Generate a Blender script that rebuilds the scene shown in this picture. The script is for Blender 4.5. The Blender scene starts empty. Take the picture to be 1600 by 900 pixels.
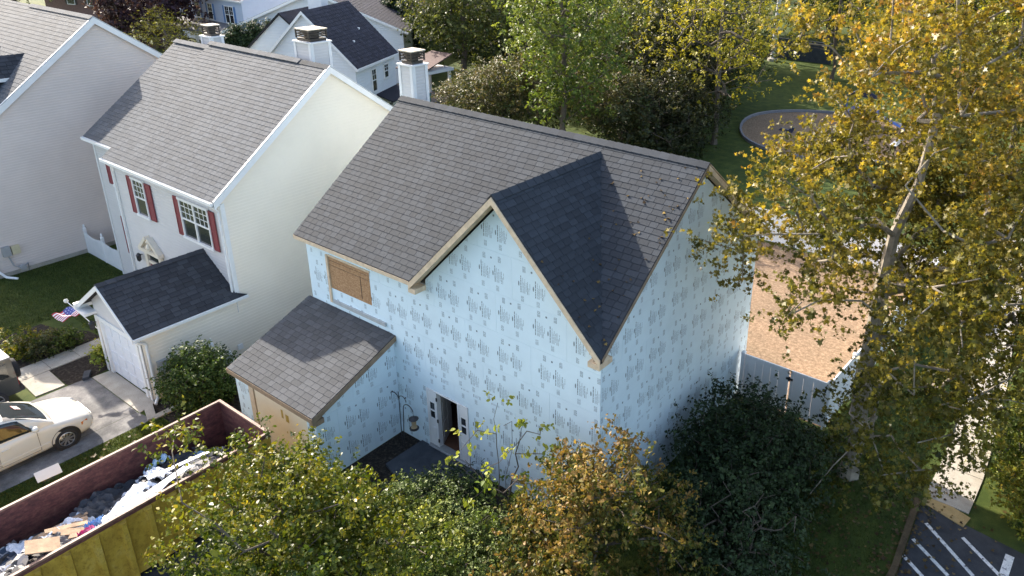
import bpy, math, random
import numpy as np
from mathutils import Vector, Matrix

scene = bpy.context.scene
COL = scene.collection
random.seed(7)

# ------------------------------------------------------------------ camera
cam_d = bpy.data.cameras.new('camera')
cam = bpy.data.objects.new('camera', cam_d)
COL.objects.link(cam)
scene.camera = cam
CAM = Vector((9.29131, -13.40794, 16.20524))
RIGHT = Vector((0.8148928, 0.57932326, 0.01828336))
UP = Vector((-0.22788251, 0.2912233, 0.92911708))
FWD = Vector((-0.5329346, 0.76129728, -0.36933341))
cam.matrix_world = Matrix(((RIGHT.x, UP.x, -FWD.x, CAM.x), (RIGHT.y, UP.y, -FWD.y, CAM.y),
                           (RIGHT.z, UP.z, -FWD.z, CAM.z), (0, 0, 0, 1)))
cam_d.sensor_width = 36.0
cam_d.lens = 36.0 * 1193.407 / 1600
cam_d.shift_x = (800 - 938.46) / 1600
cam_d.shift_y = (332.41 - 450) / 1600
cam_d.clip_start = 0.1
cam_d.clip_end = 2000

# ------------------------------------------------------------------ sky and sun
LIGHT = Vector((1.76, -0.29, -1.0)).normalized()
ELEV = math.asin(-LIGHT.z)
world = bpy.data.worlds.new('World')
scene.world = world
world.use_nodes = True
wn = world.node_tree.nodes
sky = wn.new('ShaderNodeTexSky')
sky.sky_type = 'NISHITA'
sky.sun_disc = False
sky.sun_elevation = ELEV
sky.sun_rotation = math.atan2(-LIGHT.x, -LIGHT.y)
sky.air_density = 0.8
sky.dust_density = 2.0
sky.ozone_density = 1.0
wn['Background'].inputs['Strength'].default_value = 0.15
world.node_tree.links.new(sky.outputs['Color'], wn['Background'].inputs['Color'])
sun_d = bpy.data.lights.new('sun', 'SUN')
sun_d.energy = 3.1
sun_d.angle = math.radians(0.53)
sun_d.color = (1.0, 0.975, 0.94)
sun = bpy.data.objects.new('sun', sun_d)
COL.objects.link(sun)
sun.rotation_euler = LIGHT.to_track_quat('-Z', 'Y').to_euler()
sun.location = (-40, 10, 40)
scene.view_settings.view_transform = 'Standard'
scene.view_settings.look = 'None'
scene.view_settings.gamma = 1.0
scene.view_settings.use_curve_mapping = False
scene.view_settings.exposure = 1.9
scene.view_settings.use_white_balance = True
scene.view_settings.white_balance_temperature = 7400
scene.view_settings.white_balance_tint = 11
scene.cycles.max_bounces = 8
scene.cycles.transparent_max_bounces = 8

# ------------------------------------------------------------------ materials
MATS = {}

def new_mat(name):
    m = bpy.data.materials.new(name)
    m.use_nodes = True
    nt = m.node_tree
    return m, nt, nt.nodes['Principled BSDF']

def ramp(nt, fac, stops):
    r = nt.nodes.new('ShaderNodeValToRGB')
    el = r.color_ramp.elements
    while len(el) < len(stops):
        el.new(0.5)
    for e, (p, c) in zip(el, stops):
        e.position = p
        e.color = (c[0], c[1], c[2], 1)
    nt.links.new(fac, r.inputs['Fac'])
    return r.outputs['Color']

def noise(nt, scale, detail=4, rough=0.6, coord='Object', stretch=None):
    tc = nt.nodes.new('ShaderNodeTexCoord')
    out = tc.outputs[coord]
    if stretch:
        mp = nt.nodes.new('ShaderNodeMapping')
        mp.inputs['Scale'].default_value = stretch
        nt.links.new(out, mp.inputs['Vector'])
        out = mp.outputs['Vector']
    n = nt.nodes.new('ShaderNodeTexNoise')
    n.inputs['Scale'].default_value = scale
    n.inputs['Detail'].default_value = detail
    n.inputs['Roughness'].default_value = rough
    nt.links.new(out, n.inputs['Vector'])
    return n.outputs['Fac']

def bump(nt, bsdf, height, strength=0.3, dist=0.02):
    b = nt.nodes.new('ShaderNodeBump')
    b.inputs['Strength'].default_value = strength
    b.inputs['Distance'].default_value = dist
    nt.links.new(height, b.inputs['Height'])
    nt.links.new(b.outputs['Normal'], bsdf.inputs['Normal'])

def mixcol(nt, a, b, fac, mode='MIX'):
    m = nt.nodes.new('ShaderNodeMix')
    m.data_type = 'RGBA'
    m.blend_type = mode
    for s, v in ((m.inputs[6], a), (m.inputs[7], b), (m.inputs[0], fac)):
        if isinstance(v, (int, float)):
            s.default_value = v
        elif isinstance(v, tuple):
            s.default_value = (v[0], v[1], v[2], 1)
        else:
            nt.links.new(v, s)
    return m.outputs[2]

def plain(name, col, rough=0.6, var=0.12, scale=6, metallic=0.0, bmp=0.0, fine=None, spec=0.5, coord='Object'):
    """base colour with gentle large and small mottling"""
    if name in MATS:
        return MATS[name]
    m, nt, b = new_mat(name)
    n1 = noise(nt, scale, 6, 0.65, coord)
    lo = tuple(c * (1 - var) for c in col)
    hi = tuple(min(1, c * (1 + var)) for c in col)
    c = ramp(nt, n1, [(0.3, lo), (0.7, hi)])
    nt.links.new(c, b.inputs['Base Color'])
    b.inputs['Roughness'].default_value = rough
    b.inputs['Metallic'].default_value = metallic
    b.inputs['Specular IOR Level'].default_value = spec
    if bmp:
        n2 = noise(nt, fine or scale * 8, 4, 0.6, coord)
        bump(nt, b, n2, bmp)
    MATS[name] = m
    return m

def shingle_mat(name, col, var=0.5):
    m, nt, b = new_mat(name)
    at = nt.nodes.new('ShaderNodeAttribute')
    at.attribute_name = 'tint'
    tc = ramp(nt, at.outputs['Fac'], [(0.0, tuple(c * (1 - var) for c in col)), (0.55, col), (1.0, tuple(c * (1 + var) for c in col))])
    n1 = noise(nt, 60, 3, 0.7)
    g = ramp(nt, n1, [(0.3, (0.62,) * 3), (0.7, (1.38,) * 3)])
    c = mixcol(nt, tc, g, 0.75, 'MULTIPLY')
    n3 = noise(nt, 0.5, 3, 0.5)
    g3 = ramp(nt, n3, [(0.3, (0.86, 0.86, 0.88)), (0.7, (1.1, 1.08, 1.05))])
    c = mixcol(nt, c, g3, 0.7, 'MULTIPLY')
    nt.links.new(c, b.inputs['Base Color'])
    b.inputs['Roughness'].default_value = 0.85
    b.inputs['Specular IOR Level'].default_value = 0.3
    n2 = noise(nt, 220, 2, 0.6)
    bump(nt, b, n2, 0.35, 0.004)
    MATS[name] = m
    return m

def leaf_mat(name, trans=0.3, rough=0.5, spec=0.22):
    m, nt, b = new_mat(name)
    at = nt.nodes.new('ShaderNodeAttribute')
    at.attribute_name = 'leaf_colour'
    nt.links.new(at.outputs['Color'], b.inputs['Base Color'])
    b.inputs['Roughness'].default_value = rough
    b.inputs['Specular IOR Level'].default_value = spec
    t = nt.nodes.new('ShaderNodeBsdfTranslucent')
    br = mixcol(nt, at.outputs['Color'], (1.5, 1.4, 0.7), 1.0, 'MULTIPLY')
    nt.links.new(br, t.inputs['Color'])
    mx = nt.nodes.new('ShaderNodeMixShader')
    mx.inputs[0].default_value = trans
    nt.links.new(b.outputs[0], mx.inputs[1])
    nt.links.new(t.outputs[0], mx.inputs[2])
    nt.links.new(mx.outputs[0], nt.nodes['Material Output'].inputs['Surface'])
    MATS[name] = m
    return m

def glass_mat(name, col=(0.03, 0.035, 0.04), rough=0.04):
    m, nt, b = new_mat(name)
    b.inputs['Base Color'].default_value = (*col, 1)
    b.inputs['Roughness'].default_value = rough
    b.inputs['Specular IOR Level'].default_value = 0.8
    MATS[name] = m
    return m

def ground_mat(name, stops, scale, fine_scale, bmp=0.5, rough=0.9, big=0.15, dist=0.03):
    m, nt, b = new_mat(name)
    n1 = noise(nt, scale, 6, 0.7)
    c = ramp(nt, n1, stops)
    n2 = noise(nt, fine_scale, 4, 0.75)
    g = ramp(nt, n2, [(0.28, (0.55,) * 3), (0.72, (1.4,) * 3)])
    c = mixcol(nt, c, g, 0.75, 'MULTIPLY')
    n3 = noise(nt, big, 3, 0.5)
    g3 = ramp(nt, n3, [(0.3, (0.75, 0.78, 0.75)), (0.7, (1.2, 1.15, 1.1))])
    c = mixcol(nt, c, g3, 0.6, 'MULTIPLY')
    nt.links.new(c, b.inputs['Base Color'])
    b.inputs['Roughness'].default_value = rough
    b.inputs['Specular IOR Level'].default_value = 0.2
    bump(nt, b, n2, bmp, dist)
    MATS[name] = m
    return m

GRASS = ground_mat('grass_ground', [(0.3, (0.026, 0.044, 0.010)), (0.5, (0.048, 0.074, 0.014)), (0.7, (0.09, 0.108, 0.024))], 1.3, 38)
ASPHALT = ground_mat('asphalt', [(0.3, (0.032, 0.035, 0.042)), (0.7, (0.06, 0.063, 0.07))], 2.5, 90, 0.4, 0.85, 0.4, 0.01)
OLD_ASPHALT = ground_mat('worn_sun_mottled_asphalt', [(0.32, (0.09, 0.09, 0.094)), (0.5, (0.17, 0.168, 0.17)), (0.66, (0.27, 0.265, 0.262))], 1.1, 70, 0.4, 0.9, 0.5, 0.01)  # worn grey; the strong mottle also paints in lit and shaded patches
CONCRETE = ground_mat('concrete', [(0.3, (0.34, 0.31, 0.27)), (0.7, (0.46, 0.43, 0.38))], 2.2, 60, 0.2, 0.9, 0.5, 0.006)
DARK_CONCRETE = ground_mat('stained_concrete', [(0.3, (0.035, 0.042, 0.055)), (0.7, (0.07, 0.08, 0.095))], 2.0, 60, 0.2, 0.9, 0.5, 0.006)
MULCH = ground_mat('dark_mulch', [(0.3, (0.015, 0.012, 0.01)), (0.5, (0.035, 0.028, 0.024)), (0.7, (0.11, 0.09, 0.075))], 9, 60, 1.0, 0.95, 0.8, 0.05)
CHIPS = ground_mat('wood_chips', [(0.3, (0.15, 0.10, 0.065)), (0.5, (0.26, 0.18, 0.12)), (0.7, (0.40, 0.29, 0.20))], 7, 45, 0.8, 0.95, 0.5, 0.04)
TAN = ground_mat('tan_ramp', [(0.3, (0.34, 0.24, 0.11)), (0.7, (0.46, 0.33, 0.16))], 3, 60, 0.3, 0.85, 0.5, 0.008)
LOTPAINT = ground_mat('worn_white_paint', [(0.36, (0.07, 0.07, 0.08)), (0.44, (0.6, 0.6, 0.6)), (0.7, (0.78, 0.78, 0.76))], 7, 60, 0.2, 0.8, 0.5, 0.004)
DIRT = ground_mat('leaf_litter_soil', [(0.3, (0.05, 0.035, 0.022)), (0.7, (0.15, 0.105, 0.06))], 3, 30, 0.8, 0.95, 0.4, 0.05)

FOAM = plain('blue_foam_board', (0.67, 0.815, 0.88), 0.62, 0.05, 0.9, spec=0.25)
PRINT = plain('grey_print', (0.18, 0.225, 0.25), 0.7, 0.25, 14)
SHEATH = plain('sheathing', (0.30, 0.24, 0.17), 0.85, 0.15, 3)
WOOD = plain('raw_pine', (0.64, 0.50, 0.35), 0.7, 0.2, 5, bmp=0.2)
WOODD = plain('weathered_fascia', (0.26, 0.185, 0.12), 0.75, 0.25, 4, bmp=0.2)
OSB = None
m, nt, b = new_mat('oriented_strand_board')
na = noise(nt, 16, 5, 0.7, 'Object', (1, 1, 2.4))
c = ramp(nt, na, [(0.3, (0.22, 0.11, 0.05)), (0.5, (0.40, 0.22, 0.11)), (0.7, (0.55, 0.36, 0.20))])
nt.links.new(c, b.inputs['Base Color'])
b.inputs['Roughness'].default_value = 0.8
bump(nt, b, na, 0.3, 0.004)
OSB = m
DECK = plain('dark_underlay', (0.02, 0.02, 0.022), 0.9, 0.2, 5)
SH_MAIN = shingle_mat('charcoal_shingle', (0.034, 0.042, 0.052), 0.2)
SH_NEW = shingle_mat('dark_shingle', (0.042, 0.045, 0.055), 0.25)
SH_OLD = shingle_mat('pale_grey_shingle', (0.074, 0.085, 0.099), 0.17)
SH_GAR = shingle_mat('brown_grey_shingle', (0.064, 0.070, 0.078), 0.22)
SH_NGAR = shingle_mat('black_shingle', (0.042, 0.045, 0.052), 0.25)
SH_FAR = shingle_mat('far_dark_shingle', (0.03, 0.03, 0.042), 0.3)
CREAM = plain('cream_siding', (0.82, 0.74, 0.62), 0.55, 0.05, 0.35, spec=0.3)
PINK = plain('beige_siding', (0.66, 0.57, 0.52), 0.55, 0.07, 0.35, spec=0.3)
GREYW = plain('pale_grey_siding', (0.60, 0.58, 0.57), 0.55, 0.04, 0.8, spec=0.3)
WHITES = plain('white_siding', (0.70, 0.73, 0.76), 0.55, 0.04, 0.7, spec=0.3)
BLUEW = plain('pale_blue_siding', (0.50, 0.58, 0.70), 0.55, 0.05, 0.7)
WHITE = plain('white_trim', (0.78, 0.78, 0.77), 0.45, 0.05, 3)
VINYL = plain('white_vinyl', (0.82, 0.83, 0.84), 0.35, 0.04, 2)
RED = plain('maroon_shutter', (0.22, 0.035, 0.045), 0.6, 0.15, 4)
BLUESH = plain('blue_shutter', (0.10, 0.23, 0.46), 0.6, 0.12, 4)
BLACK = plain('black_metal', (0.025, 0.025, 0.028), 0.45, 0.2, 8)
BLACKSH = plain('black_shutter', (0.02, 0.018, 0.022), 0.6, 0.2, 4)
GLASS = glass_mat('window_glass')
BRICKF = plain('brown_brick', (0.15, 0.085, 0.075), 0.85, 0.35, 5, bmp=0.3)
CAP = plain('galvanised_cap', (0.06, 0.05, 0.045), 0.45, 0.5, 6, metallic=0.4)
CAPT = plain('tan_cap_top', (0.50, 0.43, 0.33), 0.6, 0.2, 5)
GDOOR = plain('cream_garage_panel', (0.80, 0.70, 0.52), 0.6, 0.07, 1.4)
BARK = plain('bark', (0.10, 0.08, 0.062), 0.9, 0.4, 6, bmp=0.6, fine=30)
PALEBARK = plain('pale_bark', (0.22, 0.19, 0.15), 0.85, 0.5, 4, bmp=0.4, fine=20)
LEAF = leaf_mat('leaf')
LEAFB = leaf_mat('backlit_leaf', 0.42, 0.42, 0.3)
LEAFG = leaf_mat('glossy_leaf', 0.26, 0.42, 0.32)
LEAFD = leaf_mat('needle_foliage', 0.12, 0.6, 0.3)

# ------------------------------------------------------------------ mesh helpers
def V(p):
    return Vector(p)

class MB:
    def __init__(self):
        self.v, self.f, self.m = [], [], []

    def poly(self, pts, m=0):
        i = len(self.v)
        self.v.extend([tuple(p) for p in pts])
        self.f.append(tuple(range(i, i + len(pts))))
        self.m.append(m)

    def hexa(self, p, m=0):
        i = len(self.v)
        self.v.extend([tuple(q) for q in p])
        for q in ((3, 2, 1, 0), (4, 5, 6, 7), (0, 1, 5, 4), (1, 2, 6, 5), (2, 3, 7, 6), (3, 0, 4, 7)):
            self.f.append(tuple(i + k for k in q))
            self.m.append(m)
        return self

    def box(self, a, b, m=0):
        x0, y0, z0 = (min(a[k], b[k]) for k in range(3))
        x1, y1, z1 = (max(a[k], b[k]) for k in range(3))
        return self.hexa([(x0, y0, z0), (x1, y0, z0), (x1, y1, z0), (x0, y1, z0), (x0, y0, z1), (x1, y0, z1), (x1, y1, z1), (x0, y1, z1)], m)

    def obox(self, o, a, b, c, m=0):
        o, a, b, c = V(o), V(a), V(b), V(c)
        return self.hexa([o, o + a, o + a + b, o + b, o + c, o + a + c, o + a + b + c, o + b + c], m)

    def slab(self, pts, d, m=0):
        """polygon extruded by vector d"""
        d = V(d)
        pts = [V(p) for p in pts]
        n = len(pts)
        i = len(self.v)
        self.v.extend([tuple(p) for p in pts] + [tuple(p + d) for p in pts])
        self.f.append(tuple(range(i, i + n)))
        self.f.append(tuple(range(i + 2 * n - 1, i + n - 1, -1)))
        self.m += [m, m]
        for k in range(n):
            q = (k + 1) % n
            self.f.append((i + k, i + n + k, i + n + q, i + q))
            self.m.append(m)
        return self

    def tube(self, p, q, r0, r1=None, n=8, m=0, caps=True):
        p, q = V(p), V(q)
        r1 = r0 if r1 is None else r1
        d = (q - p).normalized()
        a = d.orthogonal().normalized()
        bb = d.cross(a)
        i = len(self.v)
        for k in range(n):
            t = 2 * math.pi * k / n
            o = a * math.cos(t) + bb * math.sin(t)
            self.v.append(tuple(p + o * r0))
            self.v.append(tuple(q + o * r1))
        for k in range(n):
            j = (k + 1) % n
            self.f.append((i + 2 * k, i + 2 * j, i + 2 * j + 1, i + 2 * k + 1))
            self.m.append(m)
        if caps:
            self.f.append(tuple(i + 2 * k for k in range(n))[::-1])
            self.f.append(tuple(i + 2 * k + 1 for k in range(n)))
            self.m += [m, m]
        return self

    def path(self, pts, r, n=6, m=0):
        for a, b in zip(pts[:-1], pts[1:]):
            self.tube(a, b, r, r, n, m)
        return self

    def lathe(self, prof, o, axis, n=20, m=0):
        """prof = [(radius, along)]"""
        o, axis = V(o), V(axis).normalized()
        a = axis.orthogonal().normalized()
        bb = axis.cross(a)
        i = len(self.v)
        for r, h in prof:
            for k in range(n):
                t = 2 * math.pi * k / n
                self.v.append(tuple(o + axis * h + (a * math.cos(t) + bb * math.sin(t)) * r))
        for s in range(len(prof) - 1):
            for k in range(n):
                j = (k + 1) % n
                self.f.append((i + s * n + k, i + s * n + j, i + (s + 1) * n + j, i + (s + 1) * n + k))
                self.m.append(m)
        return self

    def grid(self, fn, nu, nv, m=0):
        i = len(self.v)
        for a in range(nu + 1):
            for b_ in range(nv + 1):
                self.v.append(tuple(fn(a / nu, b_ / nv)))
        for a in range(nu):
            for b_ in range(nv):
                p = i + a * (nv + 1) + b_
                self.f.append((p, p + nv + 1, p + nv + 2, p + 1))
                self.m.append(m)
        return self

    def mesh(self, name, mats, smooth=False):
        me = bpy.data.meshes.new(name)
        me.from_pydata(self.v, [], self.f)
        if not isinstance(mats, (list, tuple)):
            mats = [mats]
        for x in mats:
            me.materials.append(x)
        if len(mats) > 1:
            me.polygons.foreach_set('material_index', self.m)
        if smooth:
            me.polygons.foreach_set('use_smooth', [True] * len(self.f))
        me.update()
        return me

    def build(self, name, mats, parent=None, smooth=False):
        return link(name, self.mesh(name, mats, smooth), parent)

INV = {}

def link(name, data, parent=None):
    o = bpy.data.objects.new(name, data)
    COL.objects.link(o)
    if parent is not None:
        o.parent = parent
        if parent.name in INV:
            o.matrix_parent_inverse = INV[parent.name]
    return o

def tag(o, label=None, cat=None, group=None, kind=None):
    if label: o['label'] = label
    if cat: o['category'] = cat
    if group: o['group'] = group
    if kind: o['kind'] = kind
    return o

def thing(name, label, cat, loc=(0, 0, 0), rz=0, group=None, world_coords=True):
    """an Empty at the thing's base; children given in world coordinates unless told otherwise"""
    o = bpy.data.objects.new(name, None)
    COL.objects.link(o)
    o.empty_display_size = 0.2
    o.location = loc
    o.rotation_euler = (0, 0, rz)
    if world_coords:
        INV[o.name] = Matrix.Translation(-V(loc)) if rz == 0 else (Matrix.Translation(V(loc)) @ Matrix.Rotation(rz, 4, 'Z')).inverted()
    return tag(o, label, cat, group)

def copy_tree(o, loc, rz, scale, label, group=None, parent=None):
    c = o.copy()
    COL.objects.link(c)
    c.parent = parent
    if parent is None:
        c.location = loc
        c.rotation_euler = (0, 0, rz)
        c.scale = scale
        if label: c['label'] = label
        if group: c['group'] = group
    for ch in list(o.children):
        copy_tree(ch, None, None, None, None, None, c)
    return c

def clip(poly, a, b_, c):
    """keep a*u + b*v <= c (convex polygon)"""
    out = []
    n = len(poly)
    for i in range(n):
        p, q = poly[i], poly[(i + 1) % n]
        dp, dq = a * p[0] + b_ * p[1] - c, a * q[0] + b_ * q[1] - c
        if dp <= 1e-9:
            out.append(p)
        if (dp < -1e-9 and dq > 1e-9) or (dp > 1e-9 and dq < -1e-9):
            t = dp / (dp - dq)
            out.append((p[0] + t * (q[0] - p[0]), p[1] + t * (q[1] - p[1])))
    return out

def clip_poly(poly, region):
    """clip by convex counter-clockwise region"""
    n = len(region)
    for i in range(n):
        p, q = region[i], region[(i + 1) % n]
        ex, ey = q[0] - p[0], q[1] - p[1]
        a, b_ = ey, -ex
        poly = clip(poly, a, b_, a * p[0] + b_ * p[1])
        if len(poly) < 3:
            return []
    return poly

def area(p):
    return 0.5 * sum(p[i][0] * p[(i + 1) % len(p)][1] - p[(i + 1) % len(p)][0] * p[i][1] for i in range(len(p)))

def ccw(p):
    return list(p) if area(p) > 0 else list(p)[::-1]

# ------------------------------------------------------------------ shingles
class Slope:
    """O + u*U + v*W with outward normal N; region = convex polygon in (u, v)"""
    def __init__(self, O, U, W, region):
        self.O, self.U, self.W = V(O), V(U).normalized(), V(W).normalized()
        self.N = self.U.cross(self.W)
        if self.N.z < 0:
            self.N = -self.N
        self.region = ccw(region)

    def at(self, u, v, h=0):
        return self.O + self.U * u + self.W * v + self.N * h

def slope_from(pts, down_edge):
    """pts: 3D polygon; down_edge: (p, q) the low edge"""
    p, q = V(down_edge[0]), V(down_edge[1])
    U = (q - p).normalized()
    n = None
    for r in pts:
        w = V(r) - p
        w = w - U * w.dot(U)
        if w.length > 0.5:
            n = w.normalized()
            break
    reg = [((V(r) - p).dot(U), (V(r) - p).dot(n)) for r in pts]
    return Slope(p, U, n, reg)

TABW = (0.25, 0.31, 0.37)
NT = 4

def tab_mesh(name, w, e, tint, mat, thick):
    mb = MB()
    g = 0.005
    top = [(g, 0, thick + 0.003), (w - g, 0, thick + 0.003), (w - g, e, 0.004), (g, e, 0.004)]
    bot = [(g, 0, -0.004), (w - g, 0, -0.004), (w - g, e, -0.004), (g, e, -0.004)]
    mb.hexa(bot + top)
    me = mb.mesh(name, mat)
    at = me.attributes.new('tint', 'FLOAT', 'POINT')
    at.data.foreach_set('value', [tint] * 8)
    return me

def shingle(parent_roof, slopes, mat, e=0.19, thick=0.014, individual=300, seed=1, name='shingle'):
    rnd = random.Random(seed)
    cand, rest = [], []
    for S in slopes:
        us = [p[0] for p in S.region]
        vs = [p[1] for p in S.region]
        j = 0
        v = min(vs)
        while v < max(vs) - 0.01:
            u = min(us) - rnd.random() * 0.35
            while u < max(us):
                wi = rnd.randrange(3)
                w = TABW[wi]
                q = [(u, v), (u + w, v), (u + w, v + e), (u, v + e)]
                c = clip_poly(q, S.region)
                if c and abs(area(c)) > 0.002:
                    tint = rnd.randrange(NT)
                    full = abs(area(c)) > 0.999 * w * e
                    if full:
                        p = S.at(u + w / 2, v + e / 2)
                        d = p - CAM
                        cosv = -d.normalized().dot(S.N)
                        cand.append((max(cosv, 0) / d.length_squared, S, u, v, wi, tint, c))
                    else:
                        rest.append((S, u, v, w, tint, c))
                u += w
            v += e
            j += 1
    cand.sort(key=lambda t: -t[0])
    meshes = {}
    for sc, S, u, v, wi, tint, c in cand[:individual]:
        k = (wi, tint)
        if k not in meshes:
            meshes[k] = tab_mesh(name, TABW[wi], e, (tint + 0.5) / NT, mat, thick)
        o = link(name, meshes[k], parent_roof)
        o.matrix_parent_inverse = Matrix.Identity(4) if parent_roof.name not in INV else INV[parent_roof.name]
        p = S.at(u, v, 0.006)
        vv = S.W if S.U.cross(S.W).dot(S.N) > 0 else S.W
        X, Y, Z = S.U, S.W, S.U.cross(S.W)
        if Z.dot(S.N) < 0:
            p = S.at(u + TABW[wi], v, 0.006)
            X = -S.U
            Z = S.N
        o.matrix_basis = Matrix(((X.x, Y.x, Z.x, p.x), (X.y, Y.y, Z.y, p.y), (X.z, Y.z, Z.z, p.z), (0, 0, 0, 1)))
    rest += [(S, u, v, TABW[wi], tint, c) for sc, S, u, v, wi, tint, c in cand[individual:]]
    mb = MB()
    tints = []
    for S, u, v, w, tint, c in rest:
        t0 = thick + rnd.random() * 0.004
        cu, cv = sum(p[0] for p in c) / len(c), sum(p[1] for p in c) / len(c)
        top, bot = [], []
        for p in c:
            uu = p[0] + (0.005 if p[0] < cu else -0.005)
            h = t0 + (0.004 - t0) * (p[1] - v) / e
            top.append(S.at(uu, p[1], 0.006 + h))
            bot.append(S.at(uu, p[1], 0.002))
        if S.U.cross(S.W).dot(S.N) < 0:
            top.reverse(); bot.reverse()
        n = len(top)
        i = len(mb.v)
        mb.v.extend([tuple(p) for p in top] + [tuple(p) for p in bot])
        mb.f.append(tuple(range(i, i + n)))
        for k in range(n):
            q = (k + 1) % n
            mb.f.append((i + n + k, i + n + q, i + q, i + k))
        tints += [(tint + 0.5) / NT] * (2 * n)
    if mb.v:
        me = mb.mesh(name + '_courses', mat)
        at = me.attributes.new('tint', 'FLOAT', 'POINT')
        at.data.foreach_set('value', tints)
        o = link(name + '_courses', me, parent_roof)
        o['kind'] = 'stuff'

def ridge_cap(parent, p, q, mat, w=0.15, rise=0.09, step=0.3, name='ridge_cap'):
    """folded cap shingles along a ridge, one mesh"""
    p, q = V(p), V(q)
    L = (q - p).length
    d = (q - p).normalized()
    s = d.cross(V((0, 0, 1))).normalized()
    n = max(1, int(L / step))
    mb = MB()
    tints = []
    for i in range(n):
        a = p + d * (L * i / n)
        b_ = p + d * (L * (i + 1) / n + 0.03)
        lo, hi = 0.014, 0.03
        for sg in (-1, 1):
            o1 = s * sg * w - V((0, 0, rise))
            up = V((0, 0, 1))
            mb.slab([a + up * hi, b_ + up * lo, b_ + o1 + up * lo, a + o1 + up * hi], -up * 0.03)
            tints += [random.random()] * 8
    me = mb.mesh(name, mat)
    at = me.attributes.new('tint', 'FLOAT', 'POINT')
    at.data.foreach_set('value', tints)
    return link(name, me, parent)

# ------------------------------------------------------------------ siding, windows
def lap_siding(mb, region, O, U, N, exposure=0.125, proud=0.009):
    """horizontal lap siding on a vertical wall; region convex polygon in (u, z)"""
    O, U, N = V(O), V(U).normalized(), V(N).normalized()
    region = ccw(region)
    z0 = min(p[1] for p in region)
    z1 = max(p[1] for p in region)
    us = [p[0] for p in region]
    flip = U.cross(V((0, 0, 1))).dot(N) < 0
    k = 0
    z = z0
    while z < z1 - 1e-6:
        for f0, f1, h0, h1 in ((0.0, 0.62, 1.0, 0.95), (0.62, 0.80, 0.95, 0.08), (0.80, 1.0, 0.08, 0.0)):
            za, zb = z + exposure * f0, z + exposure * f1
            c = clip_poly([(min(us) - 1, za), (max(us) + 1, za), (max(us) + 1, zb), (min(us) - 1, zb)], region)
            if not c: continue
            pts = [O + U * p[0] + V((0, 0, p[1])) + N * (proud * (h0 + (h1 - h0) * (p[1] - za) / (zb - za)) + 0.002) for p in c]
            if flip: pts.reverse()
            mb.poly(pts)
            if f0 == 0.0:
                low = [p for p in c if abs(p[1] - z) < 1e-6]
                if len(low) == 2:
                    a, b_ = sorted(low)
                    A, B = O + U * a[0] + V((0, 0, z)), O + U * b_[0] + V((0, 0, z))
                    mb.poly([A, B, B + N * (proud + 0.002), A + N * (proud + 0.002)])
        z += exposure

def window(parent, O, U, N, w, h, cols=2, rows=4, sashes=2, mat=None, fw=0.07, name='window', double=False):
    """O lower-left corner on the wall face; frame and muntins are geometry, panes are sub-parts"""
    mat = mat or WHITE
    O, U, N = V(O), V(U).normalized(), V(N).normalized()
    Z = V((0, 0, 1))
    mb = MB()
    d = 0.07
    units = 2 if double else 1
    uw = w / units
    B = lambda u0, u1, z0, z1, n0, n1: mb.obox(O + U * u0 + Z * z0 + N * n0, U * (u1 - u0), Z * (z1 - z0), N * (n1 - n0))
    B(-0.02, w + 0.02, h - fw, h + 0.03, 0.0, d + 0.02)
    B(-0.04, w + 0.04, -0.04, fw * 0.8, 0.0, d + 0.03)
    B(0, fw, fw * 0.8, h - fw, 0, d)
    B(w - fw, w, fw * 0.8, h - fw, 0, d)
    if double:
        B(uw - fw * 0.6, uw + fw * 0.6, fw * 0.8, h - fw, 0, d)
    panes = []
    for k in range(units):
        a0 = k * uw + (fw if k == 0 else fw * 0.6)
        a1 = (k + 1) * uw - (fw if k == units - 1 else fw * 0.6)
        zb, zt = fw * 0.8, h - fw
        zm = (zb + zt) / 2
        B(a0, a1, zm - 0.03, zm + 0.03, 0, d - 0.01)
        for (s0, s1, grid, off) in ((zb, zm - 0.03, False, 0.02), (zm + 0.03, zt, True, 0.03)):
            panes.append((a0, a1, s0, s1, off))
            if grid or sashes == 1:
                for c_ in range(1, cols + 1):
                    if cols > 1 and c_ < cols:
                        x = a0 + (a1 - a0) * c_ / cols
                        B(x - 0.013, x + 0.013, s0, s1, off - 0.005, off + 0.014)
                for r_ in range(1, rows):
                    zz = s0 + (s1 - s0) * r_ / rows
                    B(a0, a1, zz - 0.013, zz + 0.013, off - 0.005, off + 0.012)
    f = mb.build(name, mat, parent)
    for a0, a1, s0, s1, off in panes:
        p = MB()
        p.obox(O + U * a0 + Z * s0 + N * 0.004, U * (a1 - a0), Z * (s1 - s0), N * off)
        p.build('pane', GLASS, f)
    return f

def shutter(parent, O, U, N, w, h, mat):
    O, U, N = V(O), V(U).normalized(), V(N).normalized()
    Z = V((0, 0, 1))
    mb = MB()
    B = lambda u0, u1, z0, z1, n0, n1: mb.obox(O + U * u0 + Z * z0 + N * n0, U * (u1 - u0), Z * (z1 - z0), N * (n1 - n0))
    B(0, w, 0, h, 0.012, 0.03)
    for u in (0, w - 0.05): B(u, u + 0.05, 0, h, 0.03, 0.05)
    for z in (0, h / 2 - 0.04, h - 0.08): B(0.05, w - 0.05, z, z + 0.08, 0.03, 0.049)
    n = int(h / 0.07)
    for i in range(n):
        z = h * (i + 0.5) / n
        mb.obox(O + U * 0.05 + Z * (z - 0.02) + N * 0.03, U * (w - 0.1), Z * 0.03 - N * 0.006, N * 0.012)
    return mb.build('shutter', mat, parent)

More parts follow.
